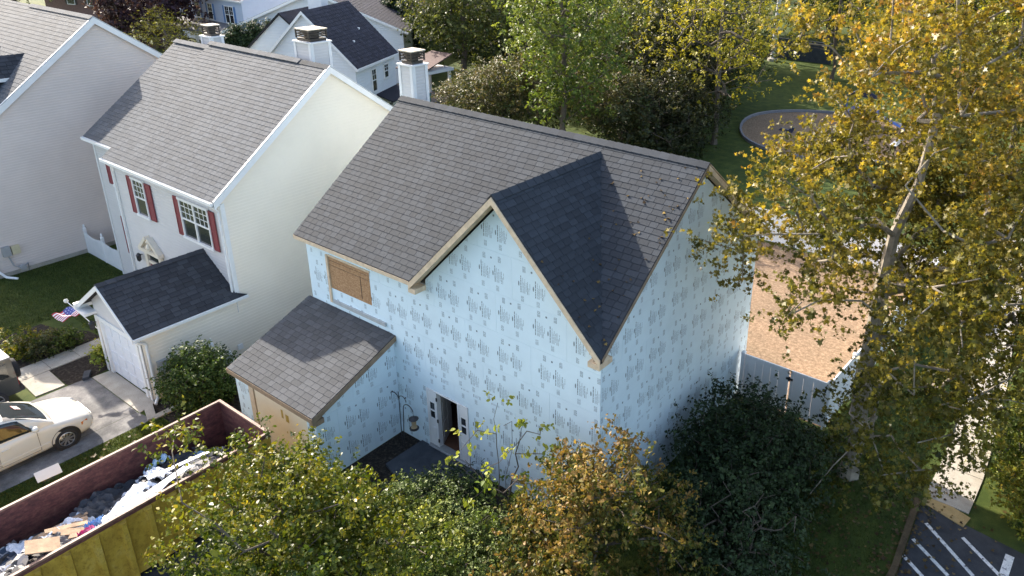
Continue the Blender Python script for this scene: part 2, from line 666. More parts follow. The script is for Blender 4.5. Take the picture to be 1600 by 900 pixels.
# ------------------------------------------------------------------ trees
def np_mesh(name, co, faces_n, mat, colours=None, smooth=False):
    """co: (n_poly*k, 3) with k verts per polygon, unshared"""
    k = faces_n
    nv = len(co)
    npoly = nv // k
    me = bpy.data.meshes.new(name)
    me.vertices.add(nv)
    me.vertices.foreach_set('co', np.ascontiguousarray(co, dtype=np.float32).ravel())
    me.loops.add(nv)
    me.loops.foreach_set('vertex_index', np.arange(nv, dtype=np.int32))
    me.polygons.add(npoly)
    me.polygons.foreach_set('loop_start', np.arange(0, nv, k, dtype=np.int32))
    if smooth:
        me.polygons.foreach_set('use_smooth', np.ones(npoly, dtype=bool))
    me.materials.append(mat)
    me.update(calc_edges=True)
    if colours is not None:
        at = me.attributes.new('leaf_colour', 'FLOAT_COLOR', 'POINT')
        c4 = np.ones((nv, 4), dtype=np.float32)
        c4[:, :3] = np.repeat(colours, k, axis=0)
        at.data.foreach_set('color', c4.ravel())
    return me

LEAFSHAPES = {
    'rhomb': np.array([(0, -0.5), (0.27, -0.02), (0, 0.5), (-0.27, -0.02)]),
    'oval': np.array([(0, -0.5), (0.22, -0.28), (0.27, 0.05), (0, 0.5), (-0.27, 0.05), (-0.22, -0.28)]),
    'lobed': np.array([(0.0, -0.45), (0.12, -0.2), (0.46, -0.28), (0.3, 0.0), (0.52, 0.2), (0.2, 0.2), (0.0, 0.55),
                       (-0.2, 0.2), (-0.52, 0.2), (-0.3, 0.0), (-0.46, -0.28), (-0.12, -0.2)]),
}

def leaves(rng, pos, size, shape, palette, mix, up=0.5, droop=0.0, name='crown', mat=None, out=None):
    """pos (n,3); mix (n,) in 0..1 drives the palette; one polygon per leaf, slightly cupped"""
    n = len(pos)
    nrm = rng.normal(size=(n, 3))
    nrm /= np.linalg.norm(nrm, axis=1, keepdims=True) + 1e-9
    nrm[:, 2] += up * 1.6
    if out is not None:
        nrm += out * 0.7
    nrm /= np.linalg.norm(nrm, axis=1, keepdims=True) + 1e-9
    t = rng.normal(size=(n, 3))
    t[:, 2] -= droop
    t -= nrm * (t * nrm).sum(1, keepdims=True)
    t /= np.linalg.norm(t, axis=1, keepdims=True) + 1e-9
    s = np.cross(nrm, t)
    sh = LEAFSHAPES[shape]
    k = len(sh)
    sz = size * np.exp(rng.normal(0, 0.22, n))
    cup = np.abs(sh[:, 0]) ** 2 * 0.9 - np.abs(sh[:, 1]) ** 2 * 0.35
    co = (pos[:, None, :] + sz[:, None, None] * (s[:, None, :] * sh[None, :, 0, None] + t[:, None, :] * sh[None, :, 1, None]
          + nrm[:, None, :] * cup[None, :, None]))
    P = np.array(palette)
    x = np.clip(mix, 0, 0.9999) * (len(P) - 1)
    i = x.astype(int)
    f = (x - i)[:, None]
    col = P[i] * (1 - f) + P[i + 1] * f
    col = col * np.exp(rng.normal(0, 0.22, n))[:, None]
    return np_mesh(name, co.reshape(-1, 3), k, mat or LEAF, np.clip(col, 0, 0.9))

def tubes_np(segs, name, mat, n=6):
    """segs: list of (p, q, r0, r1)"""
    P = np.array([s[0] for s in segs]); Q = np.array([s[1] for s in segs])
    r0 = np.array([s[2] for s in segs]); r1 = np.array([s[3] for s in segs])
    d = Q - P
    d /= np.linalg.norm(d, axis=1, keepdims=True) + 1e-9
    h = np.where(np.abs(d[:, 2:3]) > 0.9, np.array([[1.0, 0, 0]]), np.array([[0, 0, 1.0]]))
    a = np.cross(d, h); a /= np.linalg.norm(a, axis=1, keepdims=True)
    b_ = np.cross(d, a)
    quads = []
    ang = np.linspace(0, 2 * np.pi, n + 1)
    for k in range(n):
        c0, s0, c1, s1 = np.cos(ang[k]), np.sin(ang[k]), np.cos(ang[k + 1]), np.sin(ang[k + 1])
        o0, o1 = a * c0 + b_ * s0, a * c1 + b_ * s1
        quads.append(np.stack([P + o0 * r0[:, None], P + o1 * r0[:, None], Q + o1 * r1[:, None], Q + o0 * r1[:, None]], 1))
    co = np.concatenate(quads, 0).reshape(-1, 3)
    return np_mesh(name, co, 4, mat)

def tree(name, label, cat, base, height, radius, palette, seed, crown_z=None, crown_rz=None, clusters=140, per=60,
         leaf=0.16, shape='rhomb', trunk_r=0.2, clu_r=0.5, form='round', up=0.4, mat=None, bark=None, group=None,
         offset=(0, 0), rxy=(1, 1), inner=0.35, lumps=0.25, mixbias=0.0, lean=(0, 0), stems=1, keep=None, droop=0.3, grad=0.2):
    """tapered trunk, limbs that grow towards leaf clusters, leaf-sized faces round every cluster"""
    rng = np.random.default_rng(seed)
    cz = crown_z if crown_z is not None else height * 0.62
    crz = crown_rz if crown_rz is not None else height - cz
    cen = np.array([offset[0], offset[1], cz])
    # cluster centres inside an uneven envelope
    dirs = rng.normal(size=(clusters * 5, 3))
    dirs /= np.linalg.norm(dirs, axis=1, keepdims=True)
    lump_d = rng.normal(size=(9, 3)); lump_d /= np.linalg.norm(lump_d, axis=1, keepdims=True)
    lump_a = rng.uniform(-1, 1, 9)
    env = 1 + lumps * (np.maximum(dirs @ lump_d.T, 0) ** 3 * lump_a).sum(1)
    rad = (inner + (1 - inner) * rng.random(len(dirs)) ** 0.55) * env
    c = dirs * rad[:, None] * np.array([radius * rxy[0], radius * rxy[1], crz])
    if form == 'cone':
        t = rng.random(len(dirs)) ** 0.8
        ang = rng.uniform(0, 2 * np.pi, len(dirs))
        rr = radius * (1 - t) ** 0.8 * (0.45 + 0.55 * rng.random(len(dirs)) ** 0.5) * (1 + 0.18 * np.sin(t * 26))
        c = np.stack([rr * np.cos(ang), rr * np.sin(ang), t * height * 0.97 - cz + 0.06 * height], 1)
    c = c + cen
    c = c[c[:, 2] > 0.12]
    if keep is not None:
        c = c[[bool(keep(p + np.array(base))) for p in c]]
    c = c[:clusters]
    # skeleton
    nodes = []; par = []
    for s in range(stems):
        n_t = 9
        last = -1
        a = rng.uniform(0, 6.28)
        spread = 0 if stems == 1 else radius * 0.35
        top = cz + crz * (0.55 if form != 'cone' else 0.9)
        for i in range(n_t):
            t = i / (n_t - 1)
            p = np.array([offset[0] * t ** 1.5 + lean[0] * t + spread * t * np.cos(a), offset[1] * t ** 1.5 + lean[1] * t + spread * t * np.sin(a), top * t])
            p[:2] += rng.normal(0, 0.02 * radius, 2) * (t > 0)
            nodes.append(p); par.append(last); last = len(nodes) - 1
    axis_d = np.linalg.norm((c - cen)[:, :2], axis=1) + 0.3 * np.abs(c[:, 2] - cz)
    order = np.argsort(axis_d)
    clu_node = []
    for k in order:
        A = np.array(nodes)
        dd = A - c[k]
        dist = np.linalg.norm(dd, axis=1) + np.maximum(dd[:, 2], -0.1) * 0.9
        dist[A[:, 2] < 0.12 * height] += 5
        j = int(np.argmin(dist))
        p, q = A[j], c[k]
        L = np.linalg.norm(q - p)
        ns = max(1, min(4, int(L / 0.7)))
        last = j
        for i in range(1, ns + 1):
            t = i / ns
            w = p + (q - p) * t
            w = w + rng.normal(0, 0.05 * L, 3) * (t < 1)
            w[2] += 0.12 * L * math.sin(math.pi * t) * (1 if form != 'cone' else -0.3)
            nodes.append(w); par.append(last); last = len(nodes) - 1
        clu_node.append(last)
    A = np.array(nodes)
    load = np.zeros(len(A)); load[clu_node] += 1
    for i in range(len(A) - 1, -1, -1):
        if par[i] >= 0: load[par[i]] += load[i]
    load = np.maximum(load, 0.5)
    rr = trunk_r * (load / load.max()) ** 0.48
    rr = np.maximum(rr, 0.007)
    segs = []
    for i in range(len(A)):
        if par[i] >= 0:
            r_par = min(rr[par[i]], rr[i] * 1.5)
            segs.append((A[par[i]], A[i], r_par, rr[i]))
    root = thing(name, label, cat, base, 0, group, world_coords=False)
    flare = [(np.array([0, 0, -0.05]), A[1] * 0.35, rr[0] * 1.5, rr[0] * 1.02)] if stems == 1 else []
    link('trunk', tubes_np(segs + flare, 'trunk', bark or BARK, 7), root)
    # leaves
    tuft = 9
    nsp = np.maximum(1, rng.poisson(per / tuft, len(c)))
    sid = np.repeat(np.arange(len(c)), nsp)
    so = rng.normal(size=(len(sid), 3)) * clu_r * np.array([1, 1, 0.75])
    sd = rng.normal(size=(len(sid), 3)) * 0.6 + so / (clu_r + 1e-6) * 0.5 + (c[sid] - cen) / (np.linalg.norm(c[sid] - cen, axis=1, keepdims=True) + 0.3) * 0.6
    sd[:, 2] += 0.25
    sd /= np.linalg.norm(sd, axis=1, keepdims=True) + 1e-6
    lid = np.repeat(np.arange(len(sid)), tuft)
    idx = sid[lid]
    tt = rng.random(len(lid))
    pos = c[idx] + so[lid] + sd[lid] * (tt[:, None] * leaf * 2.6) + rng.normal(size=(len(lid), 3)) * leaf * 0.42
    pos[:, 2] = np.maximum(pos[:, 2], 0.03)
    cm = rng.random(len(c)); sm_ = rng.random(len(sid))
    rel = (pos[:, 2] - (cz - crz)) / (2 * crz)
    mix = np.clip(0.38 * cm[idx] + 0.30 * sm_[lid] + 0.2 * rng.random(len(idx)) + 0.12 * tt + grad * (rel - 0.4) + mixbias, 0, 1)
    out = sd[lid]
    link('crown', leaves(rng, pos, leaf, shape, palette, mix, up, droop, 'crown', mat, out), root)
    return root

# ================================================================== SETTING
def sheet(name, poly, z, mat, thick=0.0):
    mb = MB()
    p = [(x, y, z) for x, y in ccw(poly)]
    if thick:
        mb.slab(p[::-1], (0, 0, -thick))
    else:
        mb.poly(p)
    return tag(mb.build(name, mat), kind='structure')

mb = MB()
mb.grid(lambda u, v: (-420 + 840 * u, -300 + 840 * v, 0), 40, 40)
tag(mb.build('ground', GRASS), kind='structure')
sheet('driveway', [(-19.4, -4.72), (-15.92, -4.72), (-15.92, -24), (-19.4, -24)], 0.006, OLD_ASPHALT)
sheet('driveway_edge_strip', [(-15.9, -4.74), (-15.08, -4.6), (-15.1, -24), (-15.9, -24)], 0.009, OLD_ASPHALT)
sheet('garage_apron', [(-19.25, -4.7), (-15.75, -4.7), (-15.95, -4.06), (-19.2, -4.06)], 0.03, CONCRETE, 0.03)
sheet('dumpster_driveway', [(-11.9, -3.1), (-7.9, -3.1), (-7.9, -24), (-11.9, -24)], 0.006, ASPHALT)
for k in range(3):
    y1 = -3.35 - k * 1.0
    sheet('walkway_slab', [(-21.92, y1), (-20.98, y1), (-20.98, y1 - 0.985), (-21.92, y1 - 0.985)], 0.04, CONCRETE, 0.04)
sheet('walkway_slab', [(-20.96, -5.45), (-19.5, -5.5), (-19.55, -6.4), (-20.96, -6.35)], 0.035, CONCRETE, 0.035)
sheet('mulch_bed', [(-20.96, -3.5), (-19.5, -3.5), (-19.3, -4.7), (-19.45, -5.44), (-20.96, -5.44)], 0.012, MULCH)
sheet('mulch_bed', [(-25, -4.2), (-23.8, -3.9), (-22.9, -3.3), (-21.95, -3.2), (-21.95, -6.5), (-25, -6.5)], 0.01, MULCH)
sheet('mulch_bed', [(-15.95, -4.4), (-13.2, -4.3), (-12.6, -3.2), (-12.2, 0), (-15.95, 0)], 0.01, MULCH)
sheet('mulch_bed', [(-7.9, -3.4), (-0.2, -4.6), (0.6, -0.2), (-0.5, 0.0), (-7.9, 0.0)], 0.01, MULCH)
sheet('wood_chip_yard', [(0.05, 8.55), (3.35, 8.55), (3.4, 21.9), (-6, 21.9), (-6, 9.2), (0.05, 9.2)], 0.01, CHIPS)
sheet('gravel_alley', [(-15.95, 0), (-12.1, 0), (-12.1, 9), (-15.95, 9)], 0.012, DIRT)
# parking lot, ramp, path
sheet('parking_lot', [(6.93, 6.85), (9.75, 6.5), (40, 3), (40, -40), (5, -40), (6.6, -10), (7.1, 3.8)], 0.006, ASPHALT)
for a, b_, w in (((7.25, 6.09), (8.74, 4.87), 0.11), ((7.1, 5.25), (8.2, 4.48), 0.11), ((7.04, 4.48), (7.9, 3.88), 0.11),
                 ((8.22, 6.14), (9.32, 5.3), 0.11), ((9.42, 6.22), (9.37, 4.4), 0.22)):
    a, b_ = V((*a, 0)), V((*b_, 0))
    n = (b_ - a).normalized().cross(V((0, 0, 1))) * (w / 2)
    sheet('painted_line', [(p.x, p.y) for p in (a - n, b_ - n, b_ + n, a + n)], 0.011, LOTPAINT)
sheet('curb_ramp', [(6.93, 6.9), (8.15, 6.55), (8.25, 7.05), (7.0, 7.45)], 0.028, TAN, 0.02)
path_pts = [(7.55, 7.2), (7.6, 9), (7.55, 11), (7.45, 13.3), (7.25, 16), (6.95, 19), (6.55, 24.4), (6.1, 31), (6.4, 40), (9, 52)]
for i in range(len(path_pts) - 1):
    (x0, y0), (x1, y1) = path_pts[i], path_pts[i + 1]
    w = 0.62
    sheet('footpath', [(x0 - w, y0 + 0.01), (x0 + w, y0 + 0.01), (x1 + w, y1 - 0.01), (x1 - w, y1 - 0.01)], 0.035, CONCRETE, 0.05)
# kerb between lawn and lot
mb = MB()
mb.slab([(6.72, 6.9, 0), (6.9, 6.88, 0), (7.07, 3.8, 0), (6.55, -10, 0), (6.38, -10, 0), (6.9, 3.8, 0)], (0, 0, 0.1))
tag(mb.build('kerb', DIRT), kind='structure')
# far lawn under the trees and hill beyond
mb = MB()
def hill(u, v):
    x = -260 + 400 * u
    y = 120 + 140 * v
    return (x, y, -0.5 + 16 * v ** 1.2 + 2.0 * math.sin(u * 11))
mb.grid(hill, 24, 10)
tag(mb.build('hillside', GRASS, None, True), kind='structure')

# ================================================================== HOUSE UNDER RENOVATION
HX0, HX1, HY1 = -12.0, 0.0, 9.13
E_Y, E_Z, SL = -0.37, 6.109, 0.7471          # front eave line and slope of the main roof
RY = HY1 / 2
RZ = E_Z + SL * (RY - E_Y)
RX0, RX1 = -12.13, 0.29
DX, DZ, DY0 = -3.105, 9.535, -0.44           # cross gable ridge
DS = (DZ - E_Z) / (RX1 - DX)
DXL = 2 * DX - RX1
DYB = E_Y + (DZ - E_Z) / SL
house = thing('house', 'house being re-sided, wrapped in printed pale blue foam boards, steep front gable', 'house', (-6, 4.5, 0))

# rough walls behind the boards
DOOR = (-6.135, -5.225, 0.21, 2.24)
SIDE0, SIDE1 = -6.57, -4.79
wall = MB()
T = 0.15
def wallbox(a, b_): wall.box(a, b_)
wallbox((HX0, 0, 0), (SIDE0, T, 5.95)); wallbox((SIDE1, 0, 0), (HX1, T, 5.95))
wallbox((SIDE0, 0, DOOR[3] + 0.03), (SIDE1, T, 5.95)); wallbox((SIDE0, 0, 0), (SIDE1, T, 0.12))
gt = 0.25
wall.slab([(DXL + 0.2, 0, 5.95), (HX1 - 0.02, 0, 5.95), (HX1 - 0.02, 0, DZ - DS * (HX1 - 0.02 - DX) - gt), (DX, 0, DZ - gt), (DXL + 0.2, 0, DZ - DS * (DX - DXL - 0.2) - gt)][::-1], (0, T, 0))
for x in (HX0, HX1 - T):
    wall.slab([(x, T, 0), (x, HY1 - T, 0), (x, HY1 - T, E_Z + SL * (T - E_Y) - gt), (x, RY, RZ - gt), (x, T, E_Z + SL * (T - E_Y) - gt)], (T, 0, 0))
wallbox((HX0, HY1 - T, 0), (HX1, HY1, 5.95))
wall.build('wall', SHEATH, house)
flo = MB(); flo.box((HX0 + T, T, 0.05), (HX1 - T, HY1 - T, 0.19))
flo.build('floor', plain('brown_floor', (0.13, 0.06, 0.035), 0.5, 0.25, 3), house)
cl = MB(); cl.box((HX0 + T, T, 2.7), (HX1 - T, HY1 - T, 2.8)); cl.build('ceiling', GREYW, house)
pt = MB(); pt.box((-8, 2.9, 0.19), (-1.5, 3.0, 2.7)); pt.box((-4.6, T, 0.19), (-4.5, 2.9, 2.7)); pt.build('partition', plain('interior_paint', (0.22, 0.15, 0.11), 0.8, 0.1, 2), house)

# printed foam boards -----------------------------------------------
def rect(u0, u1, v0, v1):
    return [(u0, v0), (u1, v0), (u1, v1), (u0, v1)]

def print_marks(rnd):
    """one repeat of the print: lists of small polygons round (0, 0); the lettering runs upwards"""
    out = []
    def line(u, v0, L, th):
        v = v0
        while v < v0 + L:
            w = rnd.uniform(0.04, 0.14)
            w = min(w, v0 + L - v)
            if w > 0.012:
                out.append(rect(u - th / 2, u + th / 2, v, v + w))
            v += w + rnd.uniform(0.008, 0.02)
    for s, u0 in ((0, -0.28), (1, 0.27)):
        dv = rnd.uniform(-0.02, 0.02) - 0.04 * s
        out.append([(u0 - 0.22 + 0.024 * math.cos(a), dv + 0.085 * math.sin(a)) for a in [k * math.pi / 4 for k in range(8)]])
        line(u0 - 0.14, -0.27 + dv, 0.54, 0.03)
        for uu, v0, L, t_ in ((-0.07, -0.27, 0.5, 0.012), (-0.03, -0.27, 0.34, 0.012), (0.01, -0.27, 0.46, 0.012), (0.06, -0.2, 0.3, 0.012), (0.11, -0.27, 0.4, 0.018), (0.16, -0.27, 0.22, 0.012), (0.2, -0.1, 0.2, 0.012)):
            line(u0 + uu, v0 + dv, L, t_)
        for k in range(3):
            line(u0 - 0.05 + 0.04 * k + s * 0.06, 0.38, 0.19, 0.018)
        for k in range(3):
            line(u0 - 0.13 + 0.04 * k + s * 0.04, -0.58, 0.18, 0.015)
    out.append(rect(-0.04, 0.02, 0.43, 0.49))
    return out

def foam_wall(regions, holes, O, U, N, rows, width=2.44, seed=0, start=0.0):
    rnd = random.Random(seed)
    O, U, N = V(O), V(U).normalized(), V(N).normalized()
    at = lambda u, v, h: O + U * u + V((0, 0, v)) + N * h
    fl = U.cross(V((0, 0, 1))).dot(N) < 0
    us = [p[0] for r in regions for p in r]
    regions = [ccw(r) for r in regions]
    z = 0.0
    for r_i, hgt in enumerate(rows):
        u = min(us) - [0.0, 1.22, 0.6, 1.8][r_i % 4] - start
        while u < max(us):
            g = 0.0025
            board = rect(u + g, u + width - g, z + g, z + hgt - g)
            pieces = [board]
            for h in holes:
                nxt = []
                for p in pieces:
                    q = clip_poly(p, h)
                    if not q or abs(area(q)) < 1e-4:
                        nxt.append(p); continue
                    u0, u1 = h[0][0], h[1][0]; v0, v1 = h[0][1], h[2][1]
                    for cc in (clip(p, 1, 0, u0), clip(p, -1, 0, -u1), clip(clip(clip(p, -1, 0, -u0), 1, 0, u1), 0, -1, -v1), clip(clip(clip(p, -1, 0, -u0), 1, 0, u1), 0, 1, v0)):
                        if len(cc) >= 3 and abs(area(cc)) > 1e-3: nxt.append(cc)
                pieces = nxt
            final = []
            for p in pieces:
                for r in regions:
                    q = clip_poly(p, r)
                    if len(q) >= 3 and abs(area(q)) > 0.01: final.append(q)
            th = 0.028 + rnd.uniform(-0.001, 0.001)
            dv0 = rnd.uniform(-0.06, 0.06)
            du0 = rnd.uniform(-0.15, 0.15)
            marks = [[(a * 0.9 + cu, b_ * 0.9 + z + 0.61 + dv0) for a, b_ in mk] for cu in (u + 0.61 + du0, u + 1.83 + du0) for mk in print_marks(rnd)]
            for q in final:
                mb = MB()
                pts = [at(a, b_, th) for a, b_ in q]
                if fl: pts.reverse()
                mb.slab(pts, -N * (th - 0.002))
                bo = mb.build('foam_board', FOAM, house)
                pm = MB()
                for mk in marks:
                    c = clip_poly(ccw(mk), ccw(q))
                    if len(c) >= 3 and abs(area(c)) > 5e-5:
                        pts = [at(a, b_, th + 0.0015) for a, b_ in c]
                        if fl: pts.reverse()
                        pm.poly(pts)
                if pm.v:
                    tag(pm.build('printed_lettering', PRINT, bo), kind='stuff')
            u += width
        z += hgt

ROWS = [1.22, 1.22, 0.46, 1.22, 1.22, 1.22, 1.22, 1.22, 1.22]
ut = E_Z + SL * (0 - E_Y) - gt            # top of the boards at the front wall
front_left = [(HX0 - 0.03, 0), (DXL + 0.25, 0), (DXL + 0.25, 5.93), (HX0 - 0.03, 5.93)]
fz = lambda x: DZ - DS * abs(x - DX) - gt
front_right = [(DXL + 0.25, 0), (HX1 + 0.028, 0), (HX1 + 0.028, fz(HX1)), (DX, DZ - gt), (DXL + 0.25, fz(DXL + 0.25))]
holes_f = [rect(SIDE0 - 0.02, SIDE1 + 0.02, -0.1, DOOR[3] + 0.05), rect(-10.87, -8.84, 4.4, 5.56)]
foam_wall([front_left, front_right], holes_f, (0, 0, 0), (1, 0, 0), (0, -1, 0), ROWS, seed=3)
ez = lambda y: E_Z + SL * ((y if y < RY else HY1 - y) - E_Y) - gt
foam_wall([[(0, 0), (HY1, 0), (HY1, ez(HY1)), (RY, RZ - gt), (0, ez(0))]], [], (HX1, 0, 0), (0, 1, 0), (1, 0, 0), ROWS, seed=5, start=0.3)
foam_wall([[(0, 0), (HY1, 0), (HY1, ez(HY1)), (RY, RZ - gt), (0, ez(0))]], [], (HX0, 0, 0), (0, 1, 0), (-1, 0, 0), ROWS, seed=8)
foam_wall([rect(HX0, HX1, 0, 5.9)], [], (0, HY1, 0), (1, 0, 0), (0, 1, 0), ROWS, seed=9)

# covered window
wb = MB(); wb.box((-10.87, -0.035, 4.4), (-8.84, -0.004, 5.56))
wb.build('window_board', OSB, house)
wf = MB()
wf.box((-10.98, -0.075, 3.86), (-10.88, -0.03, 5.6))
wf.box((-10.87, -0.06, 5.56), (-8.8, -0.03, 5.62))
wf.build('window_trim', WOOD, house)
ws = MB(); ws.box((-10.8, -0.10, 3.88), (-8.2, -0.03, 4.0)); ws.build('ledge_strip', plain('grey_strip', (0.40, 0.42, 0.42), 0.6), house)
wl = MB()
for dz in (0.13, 0.3): wl.box((-10.85, -0.043, 5.56 - dz), (-8.86, -0.035, 5.555 - dz))
wl.box((-9.3, -0.043, 4.5), (-9.285, -0.035, 5.3))
wl.build('chalk_line', BLACK, house)

# entry: sidelights, jambs, open door ---------------------------------
ds = MB()
ds.box((SIDE0, -0.05, 0.12), (SIDE1, 0.14, 0.2)); ds.box((SIDE0 - 0.02, -0.09, 0.06), (SIDE1 + 0.02, -0.02, 0.12))
ds.build('door_sill', plain('aluminium_sill', (0.45, 0.46, 0.47), 0.4, 0.1, 4, 0.5), house)
dj = MB()
for x0, x1 in ((SIDE0, SIDE0 + 0.05), (DOOR[0] - 0.06, DOOR[0]), (DOOR[1], DOOR[1] + 0.06), (SIDE1 - 0.05, SIDE1)):
    dj.box((x0, -0.045, 0.2), (x1, 0.14, DOOR[3]))
dj.box((SIDE0, -0.047, DOOR[3]), (SIDE1, 0.142, DOOR[3] + 0.04))
dj.build('door_frame', WHITE, house)
for a, b_ in ((SIDE0 + 0.05, DOOR[0] - 0.06), (DOOR[1] + 0.06, SIDE1 - 0.05)):
    sl = MB()
    zs = [0.2, 0.42, 1.15, 1.17, 1.42, 1.44, 1.72, 1.80, DOOR[3]]
    sl.box((a, -0.03, 0.2), (b_, 0.03, 1.22)); sl.box((a, -0.03, 1.80), (b_, 0.03, DOOR[3]))
    sl.box((a, -0.03, 1.22), (a + 0.06, 0.03, 1.8)); sl.box((b_ - 0.06, -0.03, 1.22), (b_, 0.03, 1.8))
    sl.box((a + 0.06, -0.025, 1.48), (b_ - 0.06, 0.03, 1.53))
    sl.box((a + 0.05, -0.042, 0.36), (b_ - 0.05, -0.03, 0.9))
    s = sl.build('sidelight', WHITE, house)
    for z0, z1 in ((1.22, 1.48), (1.53, 1.8)):
        p = MB(); p.box((a + 0.06, -0.012, z0), (b_ - 0.06, 0.012, z1)); p.build('pane', GLASS, s)
dl = MB()
hinge = V((DOOR[0] + 0.01, 0.12, 0.22)); dd = V((-0.45, 0.89, 0)).normalized(); nn = V((0.89, 0.45, 0)).normalized()
dl.obox(hinge, dd * 0.88, V((0, 0, 1.98)), -nn * 0.045)
for u0, u1 in ((0.1, 0.4), (0.48, 0.78)):
    for z0, z1 in ((0.2, 0.75), (0.9, 1.5), (1.6, 1.85)):
        dl.obox(hinge + dd * u0 + V((0, 0, z0)), dd * (u1 - u0), V((0, 0, z1 - z0)), nn * 0.012)
dlo = dl.build('door', plain('door_grey_white', (0.55, 0.53, 0.5), 0.5, 0.06, 3), house)
for z in (0.45, 1.2, 2.0):
    h = MB(); h.box((DOOR[0] - 0.02, -0.06, z - 0.06), (DOOR[0] + 0.03, -0.035, z + 0.06)); h.build('hinge', BLACK, dlo)
kn = MB(); kn.lathe([(0.001, 0.07), (0.03, 0.06), (0.03, 0.03), (0.012, 0.02), (0.012, 0.0)], hinge + dd * 0.8 + V((0, 0, 0.95)), nn, 10)
kn.build('door_handle', BLACK, dlo)

# roof ----------------------------------------------------------------
dk = MB()
th = 0.13
FE = lambda x: (x, E_Y, E_Z)
main_left = [FE(RX0), FE(DXL), (DX, DYB, DZ), (DX, RY, RZ), (RX0, RY, RZ)]
main_right = [FE(RX1), (RX1, RY, RZ), (DX, RY, RZ), (DX, DYB, DZ)]
back_y = HY1 - E_Y
back = [(RX0, back_y, E_Z), (RX1, back_y, E_Z), (RX1, RY, RZ), (RX0, RY, RZ)]
dorm_r = [(RX1, DY0, E_Z), FE(RX1), (DX, DYB, DZ), (DX, DY0, DZ)]
dorm_l = [(DXL, DY0, E_Z), FE(DXL), (DX, DYB, DZ), (DX, DY0, DZ)]
for p in (main_left, main_right, back, dorm_r, dorm_l):
    dk.slab([V(q) - V((0, 0, 0.004)) for q in p], (0, 0, -th))
roof = dk.build('roof', DECK, house)
s_ml = slope_from(main_left, (FE(RX0), FE(DXL)))
s_mr = slope_from(main_right, (FE(DX), FE(RX1)))
s_bk = slope_from(back, (back[1], back[0]))
s_dl = slope_from(dorm_l, ((DXL, DY0 - 0.02, E_Z), (DXL, 5, E_Z)))
s_dr = slope_from(dorm_r, ((RX1, DY0 - 0.02, E_Z), (RX1, 5, E_Z)))
shingle(roof, [s_ml, s_mr, s_dr], SH_MAIN, individual=300, seed=11)
shingle(roof, [s_dl, s_bk], SH_MAIN, individual=0, seed=12)
ridge_cap(roof, (RX0, RY, RZ + 0.035), (RX1, RY, RZ + 0.035), SH_MAIN, 0.19, 0.13)
ridge_cap(roof, (DX, DY0, DZ + 0.03), (DX, DYB + 0.12, DZ + 0.03), SH_MAIN, 0.15, 0.14)
# raw wood trim under the roof edges
rk = MB()
fh = 0.2
for x in (DXL, RX1):
    sg = 1 if x > DX else -1
    rk.slab([(x, DY0 - 0.03, E_Z - 0.02), (DX, DY0 - 0.03, DZ - 0.02), (DX, DY0 - 0.03, DZ - 0.02 - fh), (x - sg * 0.0, DY0 - 0.03, E_Z - 0.02 - fh)], (0, 0.03, 0))
rk.build('rake_board', WOOD, house)
sf = MB()
for x in (DXL, RX1):
    sf.slab([(x, DY0, E_Z - th - 0.02), (DX, DY0, DZ - th - 0.02), (DX, -0.03, DZ - th - 0.02), (x, -0.03, E_Z - th - 0.02)], (0, 0, -0.02))
sf.slab([(RX0, E_Y + 0.02, E_Z - th - 0.025), (DXL, E_Y + 0.02, E_Z - th - 0.025), (DXL, 0, E_Z - th - 0.025), (RX0, 0, E_Z - th - 0.025)], (0, 0, -0.02))
sf.build('soffit', WOOD, house)
for x0, x1 in ((DXL - 0.03, DXL + 0.26), (HX1 - 0.08, RX1 - 0.012)):
    r = MB(); r.box((x0, DY0 - 0.012, E_Z - 0.32), (x1, -0.03 if x0 < -3 else 0.10, E_Z - 0.17)); r.build('eave_return', WOOD, house)
fa = MB(); fa.box((RX0, E_Y - 0.025, E_Z - 0.14), (DXL - 0.01, E_Y, E_Z - 0.02)); fa.build('eave_fascia', WOOD, house)
for y0, z0 in ((E_Y, E_Z), (back_y, E_Z)):
    r = MB()
    lo = 0.07 if y0 < 0 else 0.17
    r.slab([(RX1, y0, z0 - 0.025), (RX1, RY, RZ - 0.025), (RX1, RY, RZ - 0.025 - lo), (RX1, y0, z0 - 0.025 - lo)], (0.025, 0, 0))
    r.slab([(0.03, y0, z0 - th - 0.03), (0.03, RY, RZ - th - 0.03), (RX1, RY, RZ - th - 0.03), (RX1, y0, z0 - th - 0.03)], (0, 0, -0.02))
    if y0 > 0:
        r.slab([(RX1 + 0.03, y0, z0 + 0.01), (RX1 + 0.03, RY, RZ + 0.01), (0.12, RY, RZ + 0.01), (0.12, y0, z0 + 0.01)], (0, 0, 0.022))
    r.build('rake_board', WOOD if y0 > 0 else WOODD, house)

